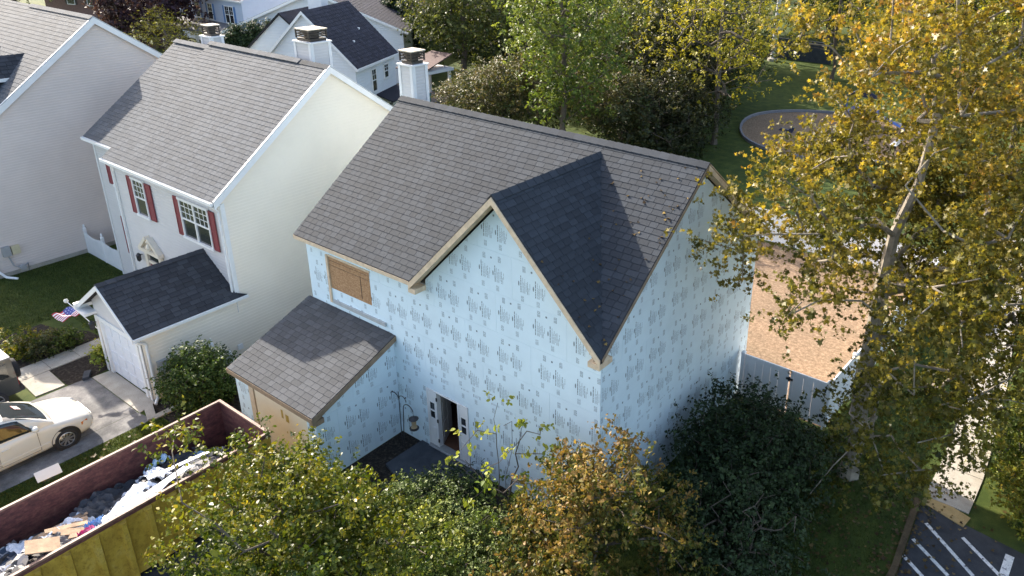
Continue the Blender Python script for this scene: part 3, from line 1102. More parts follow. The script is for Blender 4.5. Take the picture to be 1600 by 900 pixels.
# chimney
def chimney(parent, x0, x1, y0, y1, z0, z1, siding, seed=1):
    mb = MB()
    mb.box((x0 + 0.02, y0 + 0.02, z0), (x1 - 0.02, y1 - 0.02, z1))
    w, d = x1 - x0, y1 - y0
    lap_siding(mb, rect(0.02, w - 0.02, z0, z1), (x0, y0 + 0.02, 0), (1, 0, 0), (0, -1, 0), 0.12)
    lap_siding(mb, rect(0.02, d - 0.02, z0, z1), (x1 - 0.02, y0, 0), (0, 1, 0), (1, 0, 0), 0.12)
    c = mb.build('chimney', siding, parent)
    cb = MB()
    t, w2 = 0.035, 0.13
    for x in (x0, x1 - w2): cb.box((x, y0 - t + 0.02, z0), (x + w2, y0 + 0.0, z1))
    for y in (y0, y1 - w2): cb.box((x1, y, z0), (x1 + t - 0.02, y + w2, z1))
    cb.box((x0 - 0.05, y0 - 0.05, z1), (x1 + 0.05, y1 + 0.05, z1 + 0.05))
    cb.build('corner_board', WHITE, c)
    fl = MB()
    m_ = 0.1
    fl.box((x0 + m_, y0 + m_, z1 + 0.05), (x1 - m_, y1 - m_, z1 + 0.16))
    cx, cy = (x0 + x1) / 2, (y0 + y1) / 2
    r = min(w, d) / 2 - 0.06
    fl.lathe([(r * 0.72, z1 + 0.16), (r * 0.72, z1 + 0.34), (r * 0.9, z1 + 0.36), (r * 0.9, z1 + 0.48)], (cx, cy, 0), (0, 0, 1), 16)
    for sx in (-1, 1):
        for sy in (-1, 1):
            fl.box((cx + sx * r - 0.025, cy + sy * r - 0.025, z1 + 0.16), (cx + sx * r + 0.025, cy + sy * r + 0.025, z1 + 0.5))
    for z in (0.22, 0.32, 0.42):
        for s in (-1, 1):
            fl.box((cx - r, cy + s * r - 0.012, z1 + z), (cx + r, cy + s * r + 0.012, z1 + z + 0.045))
            fl.box((cx + s * r - 0.012, cy - r, z1 + z), (cx + s * r + 0.012, cy + r, z1 + z + 0.045))
    fl.build('flue_cap', CAP, c)
    tp = MB(); tp.box((cx - r - 0.05, cy - r - 0.05, z1 + 0.5), (cx + r + 0.05, cy + r + 0.05, z1 + 0.54))
    tp.build('cap_plate', CAPT, c)
    return c
chimney(house, -13.0, -12.24, 5.25, 5.98, 0, 10.76, GREYW)

# garage wing ---------------------------------------------------------
GX0, GX1, GY = -12.1, -7.95, -3.05
GS = 0.3929
gz = lambda y: 3.6935 + GS * y
gw = MB()
gw.slab([(GX1 - T, GY, 0), (GX1 - T, 0, 0), (GX1 - T, 0, gz(0) - 0.2), (GX1 - T, GY, gz(GY) - 0.2)], (T, 0, 0))
gw.slab([(GX0, GY, 0), (GX0, 0, 0), (GX0, 0, gz(0) - 0.2), (GX0, GY, gz(GY) - 0.2)], (T, 0, 0))
gw.box((GX0 + T, GY, 2.1), (GX1 - T, GY + T, gz(GY) - 0.22))
gw.box((GX0 + T, GY, 0), (GX0 + 0.5, GY + T, 2.1)); gw.box((GX1 - 0.5, GY, 0), (GX1 - T, GY + T, 2.1))
gw.build('garage_wall', SHEATH, house)
foam_wall([[(GY, 0), (-0.035, 0), (-0.035, gz(0) - 0.2), (GY, gz(GY) - 0.2)]], [], (GX1, 0, 0), (0, 1, 0), (1, 0, 0), [0.98, 1.22, 1.22, 1.22], seed=21, start=0.5)
foam_wall([[(GY, 0), (0, 0), (0, gz(0) - 0.2), (GY, gz(GY) - 0.2)]], [], (GX0, 0, 0), (0, 1, 0), (-1, 0, 0), ROWS, seed=23)
foam_wall([rect(GX0 - 0.02, GX0 + 0.72, 0, gz(GY) - 0.21)], [], (0, GY, 0), (1, 0, 0), (0, -1, 0), [1.22, 1.22], seed=24)
foam_wall([rect(GX1 - 0.42, GX1 + 0.028, 0, gz(GY) - 0.21)], [], (0, GY, 0), (1, 0, 0), (0, -1, 0), [1.22, 1.22], seed=25)
gd = MB()
gd.box((GX0 + 1.0, GY - 0.02, 0.02), (GX1 - 0.44, GY + 0.03, 2.18))
gdo = gd.build('garage_door', GDOOR, house)
st = MB()
for x, z, w, h in ((-9.72, 1.55, 0.1, 0.3), (-9.5, 1.5, 0.16, 0.26), (-9.55, 1.05, 0.05, 0.07), (-9.3, 0.8, 0.07, 0.05)):
    st.box((x, GY - 0.024, z), (x + w, GY - 0.02, z + h))
st.build('sticker', plain('yellow_sticker', (0.45, 0.33, 0.08), 0.6), gdo)
gp = MB(); gp.box((GX0 + 0.73, GY - 0.05, 0), (GX0 + 0.98, GY + 0.02, 2.2)); gp.box((GX0 + 0.73, GY - 0.04, 2.2), (GX1 - 0.43, GY - 0.005, 2.25))
gp.build('door_trim', WOOD, house)
GE = -3.23
groof_p = [(-12.23, GE, gz(GE)), (-7.82, GE, gz(GE)), (-7.82, -0.035, gz(-0.035)), (-12.23, -0.035, gz(-0.035))]
gr = MB(); gr.slab([V(p) - V((0, 0, 0.004)) for p in groof_p], (0, 0, -0.12)); groof = gr.build('garage_roof', DECK, house)
shingle(groof, [slope_from(groof_p, (groof_p[0], groof_p[1]))], SH_GAR, individual=210, seed=31)
gf = MB()
gf.box((-12.23, GE - 0.025, gz(GE) - 0.17), (-7.82, GE, gz(GE) - 0.015))
for x in (-12.255, -7.82):
    gf.slab([(x, GE - 0.02, gz(GE) - 0.015), (x, -0.04, gz(0) - 0.03), (x, -0.04, gz(0) - 0.2), (x, GE - 0.02, gz(GE) - 0.19)], (0.025, 0, 0))
gf.slab([(-12.2, GE, gz(GE) - 0.15), (-7.82, GE, gz(GE) - 0.15), (-7.82, GY, gz(GY) - 0.15), (-12.2, GY, gz(GY) - 0.15)], (0, 0, -0.02))
gf.box((GX1 - 0.02, GE, gz(GE) - 0.33), (-7.82, GY + 0.2, gz(GE) - 0.16))
gf.build('garage_fascia', WOODD, house)

# ================================================================== CREAM NEIGHBOUR
NX, NY = -16.05, -0.6
nE, nEz, nSL = -0.89, 6.46, 0.753
nRY, nRZ = 4.41, 10.45
nYB = 2 * nRY - NY
NXL, NXL2 = -24.15, -27.15
nb = thing('house', 'cream sided house with grey roof and maroon shutters, left of the blue house', 'house', (-20, 4, 0))
w = MB()
nzt = lambda y: nEz + nSL * ((y if y < nRY else 2 * nRY - y) - nE) - 0.2
lap_siding(w, [(NY, 0), (nYB, 0), (nYB, nzt(nYB)), (nRY, nRZ - 0.2), (NY, nzt(NY))], (NX, 0, 0), (0, 1, 0), (1, 0, 0))
lap_siding(w, rect(-4.06, NY, 0, 2.62), (NX, 0, 0), (0, 1, 0), (1, 0, 0))
w.slab([(NX - 0.01, NY, 0), (NX - 0.01, nYB, 0), (NX - 0.01, nYB, nzt(nYB)), (NX - 0.01, nRY, nRZ - 0.2), (NX - 0.01, NY, nzt(NY))], (-0.15, 0, 0))
w.build('side_wall', CREAM, nb)
w = MB()
lap_siding(w, rect(NXL, NX, 0, 6.4), (0, NY, 0), (1, 0, 0), (0, -1, 0))
w.box((NXL, NY + 0.01, 0), (NX - 0.17, NY + 0.15, 6.4))
lap_siding(w, rect(NXL2, NXL, 0, 6.7), (0, 0, 0), (1, 0, 0), (0, -1, 0))
w.box((NXL2, 0.01, 0), (NXL, 0.15, 6.7))
w.box((NXL2, 0.16, 0), (NXL2 + 0.15, 8.8, 6.7)); w.box((NXL2, 8.8, 0), (NX - 0.2, 8.95, 6.5)); w.box((NXL - 0.02, NY + 0.02, 0), (NXL - 0.005, 0, 6.4))
w.build('front_wall', GREYW, nb)
nr = MB()
nfr = [(NXL - 0.1, nE, nEz), (NX + 0.12, nE, nEz), (NX + 0.12, nRY, nRZ), (NXL - 0.1, nRY, nRZ)]
nbk = [(NX + 0.12, 2 * nRY - nE, nEz), (NXL - 0.1, 2 * nRY - nE, nEz), (NXL - 0.1, nRY, nRZ), (NX + 0.12, nRY, nRZ)]
sy = 0.6; dz = -0.22
e2 = nE + sy
l2z = nRZ + dz - nSL * (nRY - e2)
nf2 = [(NXL2 - 0.1, e2, l2z), (NXL - 0.1, e2, l2z), (NXL - 0.1, nRY, nRZ + dz), (NXL2 - 0.1, nRY, nRZ + dz)]
nb2 = [(NXL - 0.1, 2 * nRY - e2, l2z), (NXL2 - 0.1, 2 * nRY - e2, l2z), (NXL2 - 0.1, nRY, nRZ + dz), (NXL - 0.1, nRY, nRZ + dz)]
for p in (nfr, nbk, nf2, nb2):
    nr.slab([V(q) - V((0, 0, 0.004)) for q in p], (0, 0, -0.14))
nroof = nr.build('roof', DECK, nb)
shingle(nroof, [slope_from(nfr, (nfr[0], nfr[1])), slope_from(nf2, (nf2[0], nf2[1]))], SH_OLD, individual=300, seed=41)
shingle(nroof, [slope_from(nbk, (nbk[0], nbk[1])), slope_from(nb2, (nb2[0], nb2[1]))], SH_OLD, individual=0, seed=42)
ridge_cap(nroof, (NXL - 0.1, nRY, nRZ + 0.05), (NX - 1.7, nRY, nRZ + 0.05), SH_OLD, 0.2, 0.12)
ridge_cap(nroof, (NX - 1.7, nRY, nRZ + 0.02), (NX + 0.1, nRY, nRZ + 0.02), SH_MAIN, 0.18, 0.13)
ridge_cap(nroof, (NXL2 - 0.1, nRY, nRZ + dz + 0.05), (NXL - 0.12, nRY, nRZ + dz + 0.05), SH_OLD, 0.2, 0.12)
def rakes(parent, x, ey, ez_, ry, rz, width=0.2, side=1, mat=None):
    for y0 in (ey, 2 * ry - ey):
        r = MB()
        r.slab([(x, y0, ez_ - 0.01), (x, ry, rz - 0.01), (x, ry, rz - 0.01 - width), (x, y0, ez_ - 0.01 - width)], (0.03 * side, 0, 0))
        r.slab([(x - side * 0.12, y0, ez_ - 0.15), (x - side * 0.12, ry, rz - 0.15), (x, ry, rz - 0.15), (x, y0, ez_ - 0.15)], (0, 0, -0.03))
        r.slab([(x + 0.03 * side, y0, ez_ + 0.012), (x + 0.03 * side, ry, rz + 0.012), (x - 0.05 * side, ry, rz + 0.012), (x - 0.05 * side, y0, ez_ + 0.012)], (0, 0, 0.02))
        r.build('rake_board', mat or WHITE, parent)
rakes(nb, NX + 0.12, nE, nEz, nRY, nRZ, 0.26)
g = MB()
def gutter(mb, x0, x1, y, z):
    mb.box((x0, y - 0.11, z - 0.12), (x1, y - 0.1, z)); mb.box((x0, y - 0.10, z - 0.12), (x1, y + 0.0, z - 0.11)); mb.box((x0, y - 0.012, z - 0.11), (x1, y, z))
    mb.box((x0, y - 0.1, z - 0.11), (x0 + 0.01, y - 0.012, z)); mb.box((x1 - 0.01, y - 0.1, z - 0.11), (x1, y - 0.012, z))
gutter(g, NXL - 0.1, NX + 0.1, nE, nEz - 0.01)
gutter(g, NXL2 - 0.1, NXL - 0.12, e2, l2z - 0.01)
g.build('gutter', WHITE, nb)
s = MB(); s.box((NXL - 0.1, nE, nEz - 0.19), (NX + 0.1, NY, nEz - 0.15)); s.build('soffit', WHITE, nb)
cb = MB(); cb.box((NX - 0.14, NY - 0.035, 2.0), (NX + 0.034, NY - 0.022, 6.25)); cb.box((NX + 0.02, NY - 0.022, 2.6), (NX + 0.034, NY + 0.12, 6.3)); cb.build('corner_board', WHITE, nb)
cb = MB(); cb.box((NXL, NY - 0.035, 0), (NXL + 0.1, NY - 0.02, 6.3)); cb.build('corner_board', WHITE, nb)
cb = MB(); cb.box((NXL2 - 0.01, -0.035, 0), (NXL2 + 0.1, -0.02, 6.6)); cb.build('corner_board', WHITE, nb)
dsp = MB()
dsp.path([(NX + 0.02, nE - 0.05, nEz - 0.12), (NX - 0.05, NY - 0.1, nEz - 0.45), (NX - 0.05, NY - 0.1, 2.75)], 0.04, 6)
dsp.build('downspout', WHITE, nb)
dsp = MB(); dsp.path([(NXL - 0.05, nE - 0.05, nEz - 0.12), (NXL + 0.03, NY - 0.08, nEz - 0.4), (NXL + 0.03, NY - 0.08, 0.1)], 0.035, 6)
dsp.build('downspout', WHITE, nb)
Xv, Nf = (1, 0, 0), (0, -1, 0)
window(nb, (-18.95, NY - 0.02, 4.31), Xv, Nf, 2.02, 1.6, 3, 3, double=True)
shutter(nb, (-19.37, NY - 0.02, 4.31), Xv, Nf, 0.36, 1.58, RED); shutter(nb, (-16.9, NY - 0.02, 4.31), Xv, Nf, 0.36, 1.56, RED)
window(nb, (-22.54, NY - 0.02, 4.34), Xv, Nf, 0.95, 1.6, 3, 3)
shutter(nb, (-22.99, NY - 0.02, 4.34), Xv, Nf, 0.38, 1.58, RED); shutter(nb, (-21.54, NY - 0.02, 4.34), Xv, Nf, 0.44, 1.55, RED)
window(nb, (-25.78, -0.02, 4.7), Xv, Nf, 0.75, 0.97, 2, 2)
shutter(nb, (-26.23, -0.02, 4.7), Xv, Nf, 0.4, 0.95, RED)
window(nb, (-25.55, -0.02, 1.45), Xv, Nf, 0.75, 1.78, 2, 3)
shutter(nb, (-25.93, -0.02, 1.45), Xv, Nf, 0.34, 1.78, RED)
# front door with pediment
nd = MB(); nd.box((-22.45, NY - 0.06, 0.2), (-21.55, NY - 0.02, 2.2)); ndo = nd.build('front_door', RED, nb)
h = MB(); h.lathe([(0.001, 0.08), (0.03, 0.06), (0.03, 0.03), (0.012, 0.0)], (-21.65, NY - 0.06, 1.1), (0, -1, 0), 8); h.build('door_handle', BLACK, ndo)
ft = MB()
for x in (-22.7, -21.53): ft.box((x, NY - 0.12, 0.1), (x + 0.22, NY - 0.02, 2.75))
ft.box((-22.46, NY - 0.1, 2.2), (-21.54, NY - 0.02, 2.32)); ft.box((-22.46, NY - 0.1, 2.62), (-21.54, NY - 0.02, 2.75))
ft.box((-22.85, NY - 0.24, 2.75), (-21.2, NY - 0.02, 2.9))
for a, b_ in (((-22.85, 2.9), (-22.15, 3.5)), ((-21.2, 2.9), (-21.9, 3.5))):
    sg = 1 if b_[0] > a[0] else -1
    ft.slab([(a[0], NY - 0.24, a[1]), (a[0] + sg * 0.22, NY - 0.24, a[1]), (b_[0] + sg * 0.06, NY - 0.24, b_[1] - 0.12), (b_[0], NY - 0.24, b_[1])], (0, 0.22, 0))
ft.slab([(-22.6, NY - 0.1, 2.9), (-21.45, NY - 0.1, 2.9), (-21.95, NY - 0.1, 3.35), (-22.1, NY - 0.1, 3.35)], (0, 0.08, 0))
ft.lathe([(0.09, 2.9), (0.13, 3.05), (0.05, 3.2), (0.09, 3.28), (0.02, 3.42)], (-22.02, NY - 0.17, 0), (0, 0, 1), 10)
ft.build('door_surround', plain('cream_trim', (0.72, 0.64, 0.52), 0.5, 0.06, 3), nb)
tr = MB(); tr.box((-22.42, NY - 0.05, 2.33), (-21.58, NY - 0.03, 2.61)); tr.build('transom_pane', GLASS, nb)
def lantern(parent, p, n):
    p = V(p)
    mb = MB()
    n = V(n)
    c = p + n * 0.16
    mb.tube(p + V((0, 0, 0.08)), c + V((0, 0, 0.16)), 0.015)
    mb.lathe([(0.03, 0.2), (0.11, 0.1), (0.1, 0.09), (0.085, -0.12), (0.04, -0.16), (0.01, -0.2)], c, (0, 0, 1), 8)
    return mb.build('lantern', BLACK, parent)
lantern(nb, (-23.14, NY - 0.02, 2.28), (0, -1, 0))
chimney(nb, -19.05, -17.95, 5.05, 6.0, 9, 10.98, GREYW)
chimney(nb, -26.4, -25.55, 5.1, 5.72, 9, 10.42, GREYW)
# its garage
ngw = MB()
gX0, gX1, gY = -19.4, NX, -4.06
nR = (-17.85, 4.06)
gsl_r = (nR[1] - 2.68) / (-15.85 - nR[0]); gsl_l = (nR[1] - 2.75) / (nR[0] + 19.85)
lap_siding(ngw, [(gX0, 2.2), (gX1, 2.2), (gX1, nR[1] - gsl_r * (gX1 - nR[0]) - 0.15), (nR[0], nR[1] - 0.15), (gX0, nR[1] - gsl_l * (nR[0] - gX0) - 0.15)], (0, gY, 0), (1, 0, 0), (0, -1, 0))
ngw.box((gX0, gY + 0.01, 0), (gX0 + 0.42, gY + 0.15, 2.6)); ngw.box((gX1 - 0.42, gY + 0.01, 0), (gX1 - 0.01, gY + 0.15, 2.6)); ngw.box((gX0 + 0.42, gY + 0.01, 2.15), (gX1 - 0.42, gY + 0.15, 2.6))
ngw.slab([(gX0, gY + 0.012, 2.6), (gX1 - 0.02, gY + 0.012, 2.6), (nR[0], gY + 0.012, nR[1] - 0.16)], (0, 0.1, 0))
ngw.box((gX0, gY + 0.16, 0), (gX0 + 0.15, NY, 2.65)); ngw.box((gX1 - 0.16, gY + 0.16, 0), (gX1 - 0.005, NY, 2.6))
ngw.build('garage_wall', GREYW, nb)
ngr = MB()
gyf = -4.36
ngl = [(-19.85, gyf, 2.75), (-19.85, NY, 2.75), (nR[0], NY, nR[1]), (nR[0], gyf, nR[1])]
ngrr = [(-15.85, gyf, 2.68), (-15.85, NY + 1.15, 2.68), (-16.04, NY + 1.15, 2.68 + 0.19 * gsl_r), (-16.04, NY, 2.68 + 0.19 * gsl_r), (nR[0], NY, nR[1]), (nR[0], gyf, nR[1])]
ngrr = [(-15.85, gyf, 2.68), (-15.85, NY + 0.02, 2.68), (nR[0], NY + 0.02, nR[1]), (nR[0], gyf, nR[1])]
ext = [(-15.85, NY + 0.02, 2.68), (-15.85, NY + 0.32, 2.68), (-16.02, NY + 0.02, 2.68 + 0.17 * gsl_r)]
for p in (ngl, ngrr, ext): ngr.slab([V(q) - V((0, 0, 0.004)) for q in p], (0, 0, -0.12))
ngroof = ngr.build('garage_roof', DECK, nb)
shingle(ngroof, [slope_from(ngrr, ((-15.85, gyf - 0.02, 2.68), (-15.85, 0, 2.68))), slope_from(ngl, ((-19.85, gyf - 0.02, 2.75), (-19.85, 0, 2.75)))], SH_NGAR, individual=120, seed=51)
ridge_cap(ngroof, (nR[0], gyf, nR[1] + 0.03), (nR[0], NY, nR[1] + 0.03), SH_NGAR, 0.14, 0.09)
gtm = MB()
gtm.slab([(-15.85, gyf - 0.03, 2.67), (nR[0], gyf - 0.03, nR[1] - 0.01), (nR[0], gyf - 0.03, nR[1] - 0.19), (-15.85, gyf - 0.03, 2.49)], (0, 0.03, 0))
gtm.slab([(-19.85, gyf - 0.03, 2.74), (nR[0], gyf - 0.03, nR[1] - 0.01), (nR[0], gyf - 0.03, nR[1] - 0.19), (-19.85, gyf - 0.03, 2.56)], (0, 0.03, 0))
gtm.box((-15.85, gyf, 2.57), (-15.77, NY + 0.32, 2.66)); gtm.box((-19.98, gyf - 0.12, 2.5), (-19.85, NY, 2.74))
gtm.box((-19.85, gyf - 0.1, 2.42), (-19.2, gY + 0.0, 2.52))
gtm.build('garage_fascia', WHITE, nb)
gtr = MB()
gtr.box((gX0 - 0.01, gY - 0.05, 0), (gX0 + 0.14, gY - 0.025, 2.3)); gtr.box((gX1 - 0.15, gY - 0.05, 0), (gX1 - 0.02, gY - 0.025, 2.3))
gtr.box((gX0 + 0.28, gY - 0.045, 0), (gX0 + 0.44, gY + 0.05, 2.2)); gtr.box((gX1 - 0.46, gY - 0.045, 0), (gX1 - 0.3, gY + 0.05, 2.2))
gtr.box((gX0 + 0.1, gY - 0.06, 2.2), (gX1 - 0.1, gY - 0.02, 2.36))
gtr.build('garage_door_trim', WHITE, nb)
gdd = MB()
gdd.box((gX0 + 0.44, gY + 0.03, 0.04), (gX1 - 0.46, gY + 0.08, 2.2))
pw = (gX1 - gX0 - 0.9) / 4
for i in range(4):
    for j in range(4):
        x = gX0 + 0.44 + pw * i + 0.08; z = 0.1 + j * 0.525
        gdd.box((x, gY + 0.014, z), (x + pw - 0.16, gY + 0.03, z + 0.38))
gdd.build('garage_door', plain('white_door_paint', (0.72, 0.74, 0.78), 0.4, 0.03, 2), nb)
lantern(nb, (-19.34, gY - 0.05, 1.95), (0, -1, 0))
d2 = MB(); d2.path([(-15.9, gyf + 0.1, 2.5), (NX + 0.06, gY + 0.1, 2.25), (NX + 0.06, gY + 0.1, 0.12), (NX + 0.3, gY - 0.1, 0.05)], 0.05, 6); d2.build('downspout', WHITE, nb)
met = MB()
met.box((NX + 0.02, -3.75, 0.95), (NX + 0.16, -3.45, 1.45)); met.box((NX + 0.02, -3.68, 0.3), (NX + 0.1, -3.6, 0.95)); met.box((NX + 0.02, -3.4, 0.5), (NX + 0.14, -3.2, 0.8))
met.tube((NX + 0.16, -3.6, 1.2), (NX + 0.24, -3.6, 1.2), 0.09, 0.085, 12)
met.build('electric_meter', plain('meter_grey', (0.36, 0.36, 0.36), 0.5, 0.1, 4), nb)
met = MB(); met.box((NX + 0.02, -3.35, 1.0), (NX + 0.12, -2.95, 1.4)); met.build('utility_box', plain('utility_cream', (0.62, 0.54, 0.36), 0.5), nb)
vt = MB(); vt.box((NX + 0.02, -0.9, 0.52), (NX + 0.1, -0.72, 0.72)); vt.build('wall_vent', WHITE, nb)

# ================================================================== THIRD HOUSE
TX = -31.0
tRY, tRZ, tSL = 2.57, 11.13, 0.76
tE = -4.2; tEz = tRZ - tSL * (tRY - tE)
tW = 13.0
th3 = thing('house', 'beige sided house at the left edge with pale grey roof and dark cross gables', 'house', (-37, 2, 0))
w = MB()
tz = lambda y: tRZ - tSL * abs(y - tRY) - 0.2
tY0, tY1 = -3.9, 2 * tRY + 3.9
lap_siding(w, [(tY0, 0.2), (tY1, 0.2), (tY1, tz(tY1)), (tRY, tz(tRY)), (tY0, tz(tY0))], (TX, 0, 0), (0, 1, 0), (1, 0, 0), 0.12, 0.011)
w.slab([(TX - 0.01, tY0, 0.2), (TX - 0.01, tY1, 0.2), (TX - 0.01, tY1, tz(tY1)), (TX - 0.01, tRY, tz(tRY)), (TX - 0.01, tY0, tz(tY0))], (-0.15, 0, 0))
w.build('side_wall', PINK, th3)
w = MB(); w.box((TX - tW, tY0, 0), (TX - 0.17, tY0 + 0.15, tz(tY0))); w.box((TX - tW, tY1 - 0.15, 0), (TX - 0.17, tY1, tz(tY0))); w.box((TX - tW, tY0 + 0.15, 0), (TX - tW + 0.15, tY1 - 0.15, tz(tY0)))
w.build('front_wall', PINK, th3)
fd = MB(); fd.box((TX - 0.3, tY0 - 0.02, 0), (TX - 0.02, tY1, 0.2)); fd.box((TX - 0.02, tY0, 0), (TX + 0.03, tY1, 0.2)); fd.build('foundation', CONCRETE, th3)
tr_ = MB()
tfr = [(TX - tW, tE, tEz), (TX + 0.15, tE, tEz), (TX + 0.15, tRY, tRZ), (TX - tW, tRY, tRZ)]
tbk = [(TX + 0.15, 2 * tRY - tE, tEz), (TX - tW, 2 * tRY - tE, tEz), (TX - tW, tRY, tRZ), (TX + 0.15, tRY, tRZ)]
for p in (tfr, tbk): tr_.slab([V(q) - V((0, 0, 0.004)) for q in p], (0, 0, -0.14))
troof = tr_.build('roof', DECK, th3)
shingle(troof, [slope_from(tfr, (tfr[0], tfr[1])), slope_from(tbk, (tbk[0], tbk[1]))], SH_OLD, individual=0, seed=61, e=0.22)
ridge_cap(troof, (TX - 6.6, tRY, tRZ + 0.04), (TX + 0.13, tRY, tRZ + 0.04), SH_OLD, 0.2, 0.13)
ridge_cap(troof, (TX - 9.4, tRY, tRZ - 0.06), (TX - 6.7, tRY, tRZ - 0.06), SH_OLD, 0.2, 0.13)
rakes(th3, TX + 0.15, tE, tEz, tRY, tRZ, 0.3)
def cross_gable(parent, xr, zr, half, yfront, mat, seed, roofpl):
    """gable roof whose ridge runs into the front slope; roofpl = (eave y, eave z, slope)"""
    ey, ez2, s_ = roofpl
    yb = ey + (zr - ez2) / s_
    drop = half * 0.95
    zl = zr - drop
    ybl = ey + (zl - ez2) / s_
    mb = MB()
    R = [(xr + half, yfront, zl), (xr + half, max(ybl, yfront + 0.05), zl), (xr, yb, zr), (xr, yfront, zr)]
    L = [(xr - half, yfront, zl), (xr - half, max(ybl, yfront + 0.05), zl), (xr, yb, zr), (xr, yfront, zr)]
    for p in (R, L): mb.slab(p, (0, 0, -0.1))
    cg = mb.build('cross_gable', DECK, parent)
    shingle(cg, [slope_from(R, ((xr + half, yfront - 0.02, zl), (xr + half, yfront + 5, zl))), slope_from(L, ((xr - half, yfront - 0.02, zl), (xr - half, yfront + 5, zl)))], mat, individual=0, seed=seed, e=0.22)
    f = MB()
    f.slab([(xr - half + 0.2, yfront + 0.3, zl - 1.5), (xr + half - 0.2, yfront + 0.3, zl - 1.5), (xr + half - 0.2, yfront + 0.3, zl + 0.1), (xr, yfront + 0.3, zr - 0.15), (xr - half + 0.2, yfront + 0.3, zl + 0.1)], (0, 0.1, 0))
    f.build('gable_wall', PINK, parent)
    t = MB()
    for sg in (-1, 1):
        t.slab([(xr + sg * half, yfront - 0.03, zl), (xr, yfront - 0.03, zr), (xr, yfront - 0.03, zr - 0.2), (xr + sg * half, yfront - 0.03, zl - 0.2)], (0, 0.03, 0))
        t.box((xr + sg * half, yfront, zl - 0.14), (xr + sg * (half + 0.1), max(ybl, yfront + 0.3), zl))
    t.build('gable_trim', WHITE, parent)
cross_gable(th3, -33.4, 9.45, 0.9, -2.6, SH_NGAR, 63, (tE, tEz, tSL))
cross_gable(th3, -36.2, 9.45, 1.2, -2.6, SH_NGAR, 64, (tE, tEz, tSL))
ut_ = MB()
ut_.box((TX + 0.03, -3.28, 1.0), (TX + 0.2, -2.98, 1.45)); ut_.path([(TX + 0.12, -3.1, 1.0), (TX + 0.12, -3.0, 0.5), (TX + 0.15, -2.75, 0.3)], 0.035, 6)
ut_.tube((TX + 0.2, -2.72, 0.35), (TX + 0.4, -2.72, 0.35), 0.12, 0.12, 10); ut_.path([(TX + 0.3, -2.72, 0.35), (TX + 0.3, -2.5, 0.5), (TX + 0.1, -2.45, 0.05)], 0.025, 6)
ut_.build('gas_meter', plain('meter_grey', (0.36, 0.36, 0.36), 0.5), th3)
ub = MB(); ub.box((TX + 0.03, -2.92, 1.0), (TX + 0.16, -2.6, 1.4)); ub.build('utility_box', plain('utility_cream', (0.62, 0.54, 0.36), 0.5), th3)
dp = MB(); dp.path([(TX + 0.1, -3.75, 6), (TX + 0.1, -3.75, 0.6), (TX + 0.35, -3.45, 0.12), (TX + 0.75, -3.15, 0.06)], 0.055, 6); dp.build('downspout', WHITE, th3)

# ================================================================== FAR HOUSES
def far_house(label, P, ang, length, depth, eave, ridge, siding, roofmat, wins=(), shut=None, loc=None, seed=1, gable_win=None, over=0.25, group=None):
    """local frame: P = corner, a = along eave (length), n = across (depth); wins = (face, along, z, w, h)"""
    a = V((math.cos(ang), math.sin(ang), 0))
    n = V((-math.sin(ang), math.cos(ang), 0))
    P = V(P)
    root = thing('house', label, 'house', tuple(P + a * length / 2 + n * depth / 2), 0, group)
    at = lambda u, v, z: P + a * u + n * v + V((0, 0, z))
    h2 = depth / 2
    sl = (ridge - eave) / (h2 + over)
    w = MB()
    gz_ = lambda v: eave + sl * ((v if v < h2 else depth - v) + over) - 0.15
    for u in (0, length):
        nn_ = -a if u == 0 else a
        lap_siding(w, [(0, 0), (depth, 0), (depth, gz_(depth)), (h2, gz_(h2)), (0, gz_(0))], at(u, 0, 0), n, nn_, 0.2, 0.02)
        w.slab([at(u, 0, 0) - nn_ * 0.01, at(u, depth, 0) - nn_ * 0.01, at(u, depth, gz_(depth)) - nn_ * 0.01, at(u, h2, gz_(h2)) - nn_ * 0.01, at(u, 0, gz_(0)) - nn_ * 0.01], -nn_ * 0.12)
    for v in (0, depth):
        nn_ = -n if v == 0 else n
        lap_siding(w, rect(0, length, 0, gz_(0)), at(0, v, 0), a, nn_, 0.2, 0.02)
        w.obox(at(0.14, v, 0) - nn_ * 0.01, a * (length - 0.28), V((0, 0, gz_(0))), -nn_ * 0.12)
    w.build('wall', siding, root)
    r = MB()
    f = [at(-over, -over, eave), at(length + over, -over, eave), at(length + over, h2, ridge), at(-over, h2, ridge)]
    k = [at(length + over, depth + over, eave), at(-over, depth + over, eave), at(-over, h2, ridge), at(length + over, h2, ridge)]
    for p in (f, k): r.slab([q - V((0, 0, 0.004)) for q in p], (0, 0, -0.15))
    ro = r.build('roof', DECK, root)
    shingle(ro, [slope_from(f, (f[0], f[1])), slope_from(k, (k[0], k[1]))], roofmat, individual=0, seed=seed, e=0.3)
    t = MB()
    for u, sg in ((-over, -1), (length + over, 1)):
        for v, h in ((-over, h2), (depth + over, h2)):
            t.slab([at(u, v, eave), at(u, h, ridge), at(u, h, ridge - 0.24), at(u, v, eave - 0.24)], a * sg * 0.04)
    for v, sg in ((-over, -1), (depth + over, 1)):
        t.obox(at(-over, v, eave - 0.2), a * (length + 2 * over), V((0, 0, 0.18)), n * sg * 0.08)
    t.build('roof_trim', WHITE, root)
    for face, s_, z, w_, h_, dbl in wins:
        if face == 'front': O, U, N = at(s_, 0, z) - n * 0.03, a, -n
        elif face == 'start': O, U, N = at(0, s_, z) - a * 0.03, n, -a
        elif face == 'end': O, U, N = at(length, s_, z) + a * 0.03, n, a
        window(root, O, U, N, w_, h_, 2, 2, double=dbl)
        if shut:
            for q in (-0.42, w_ + 0.06):
                shutter(root, O + U * q, U, N, 0.36, h_, shut)
    return root, at

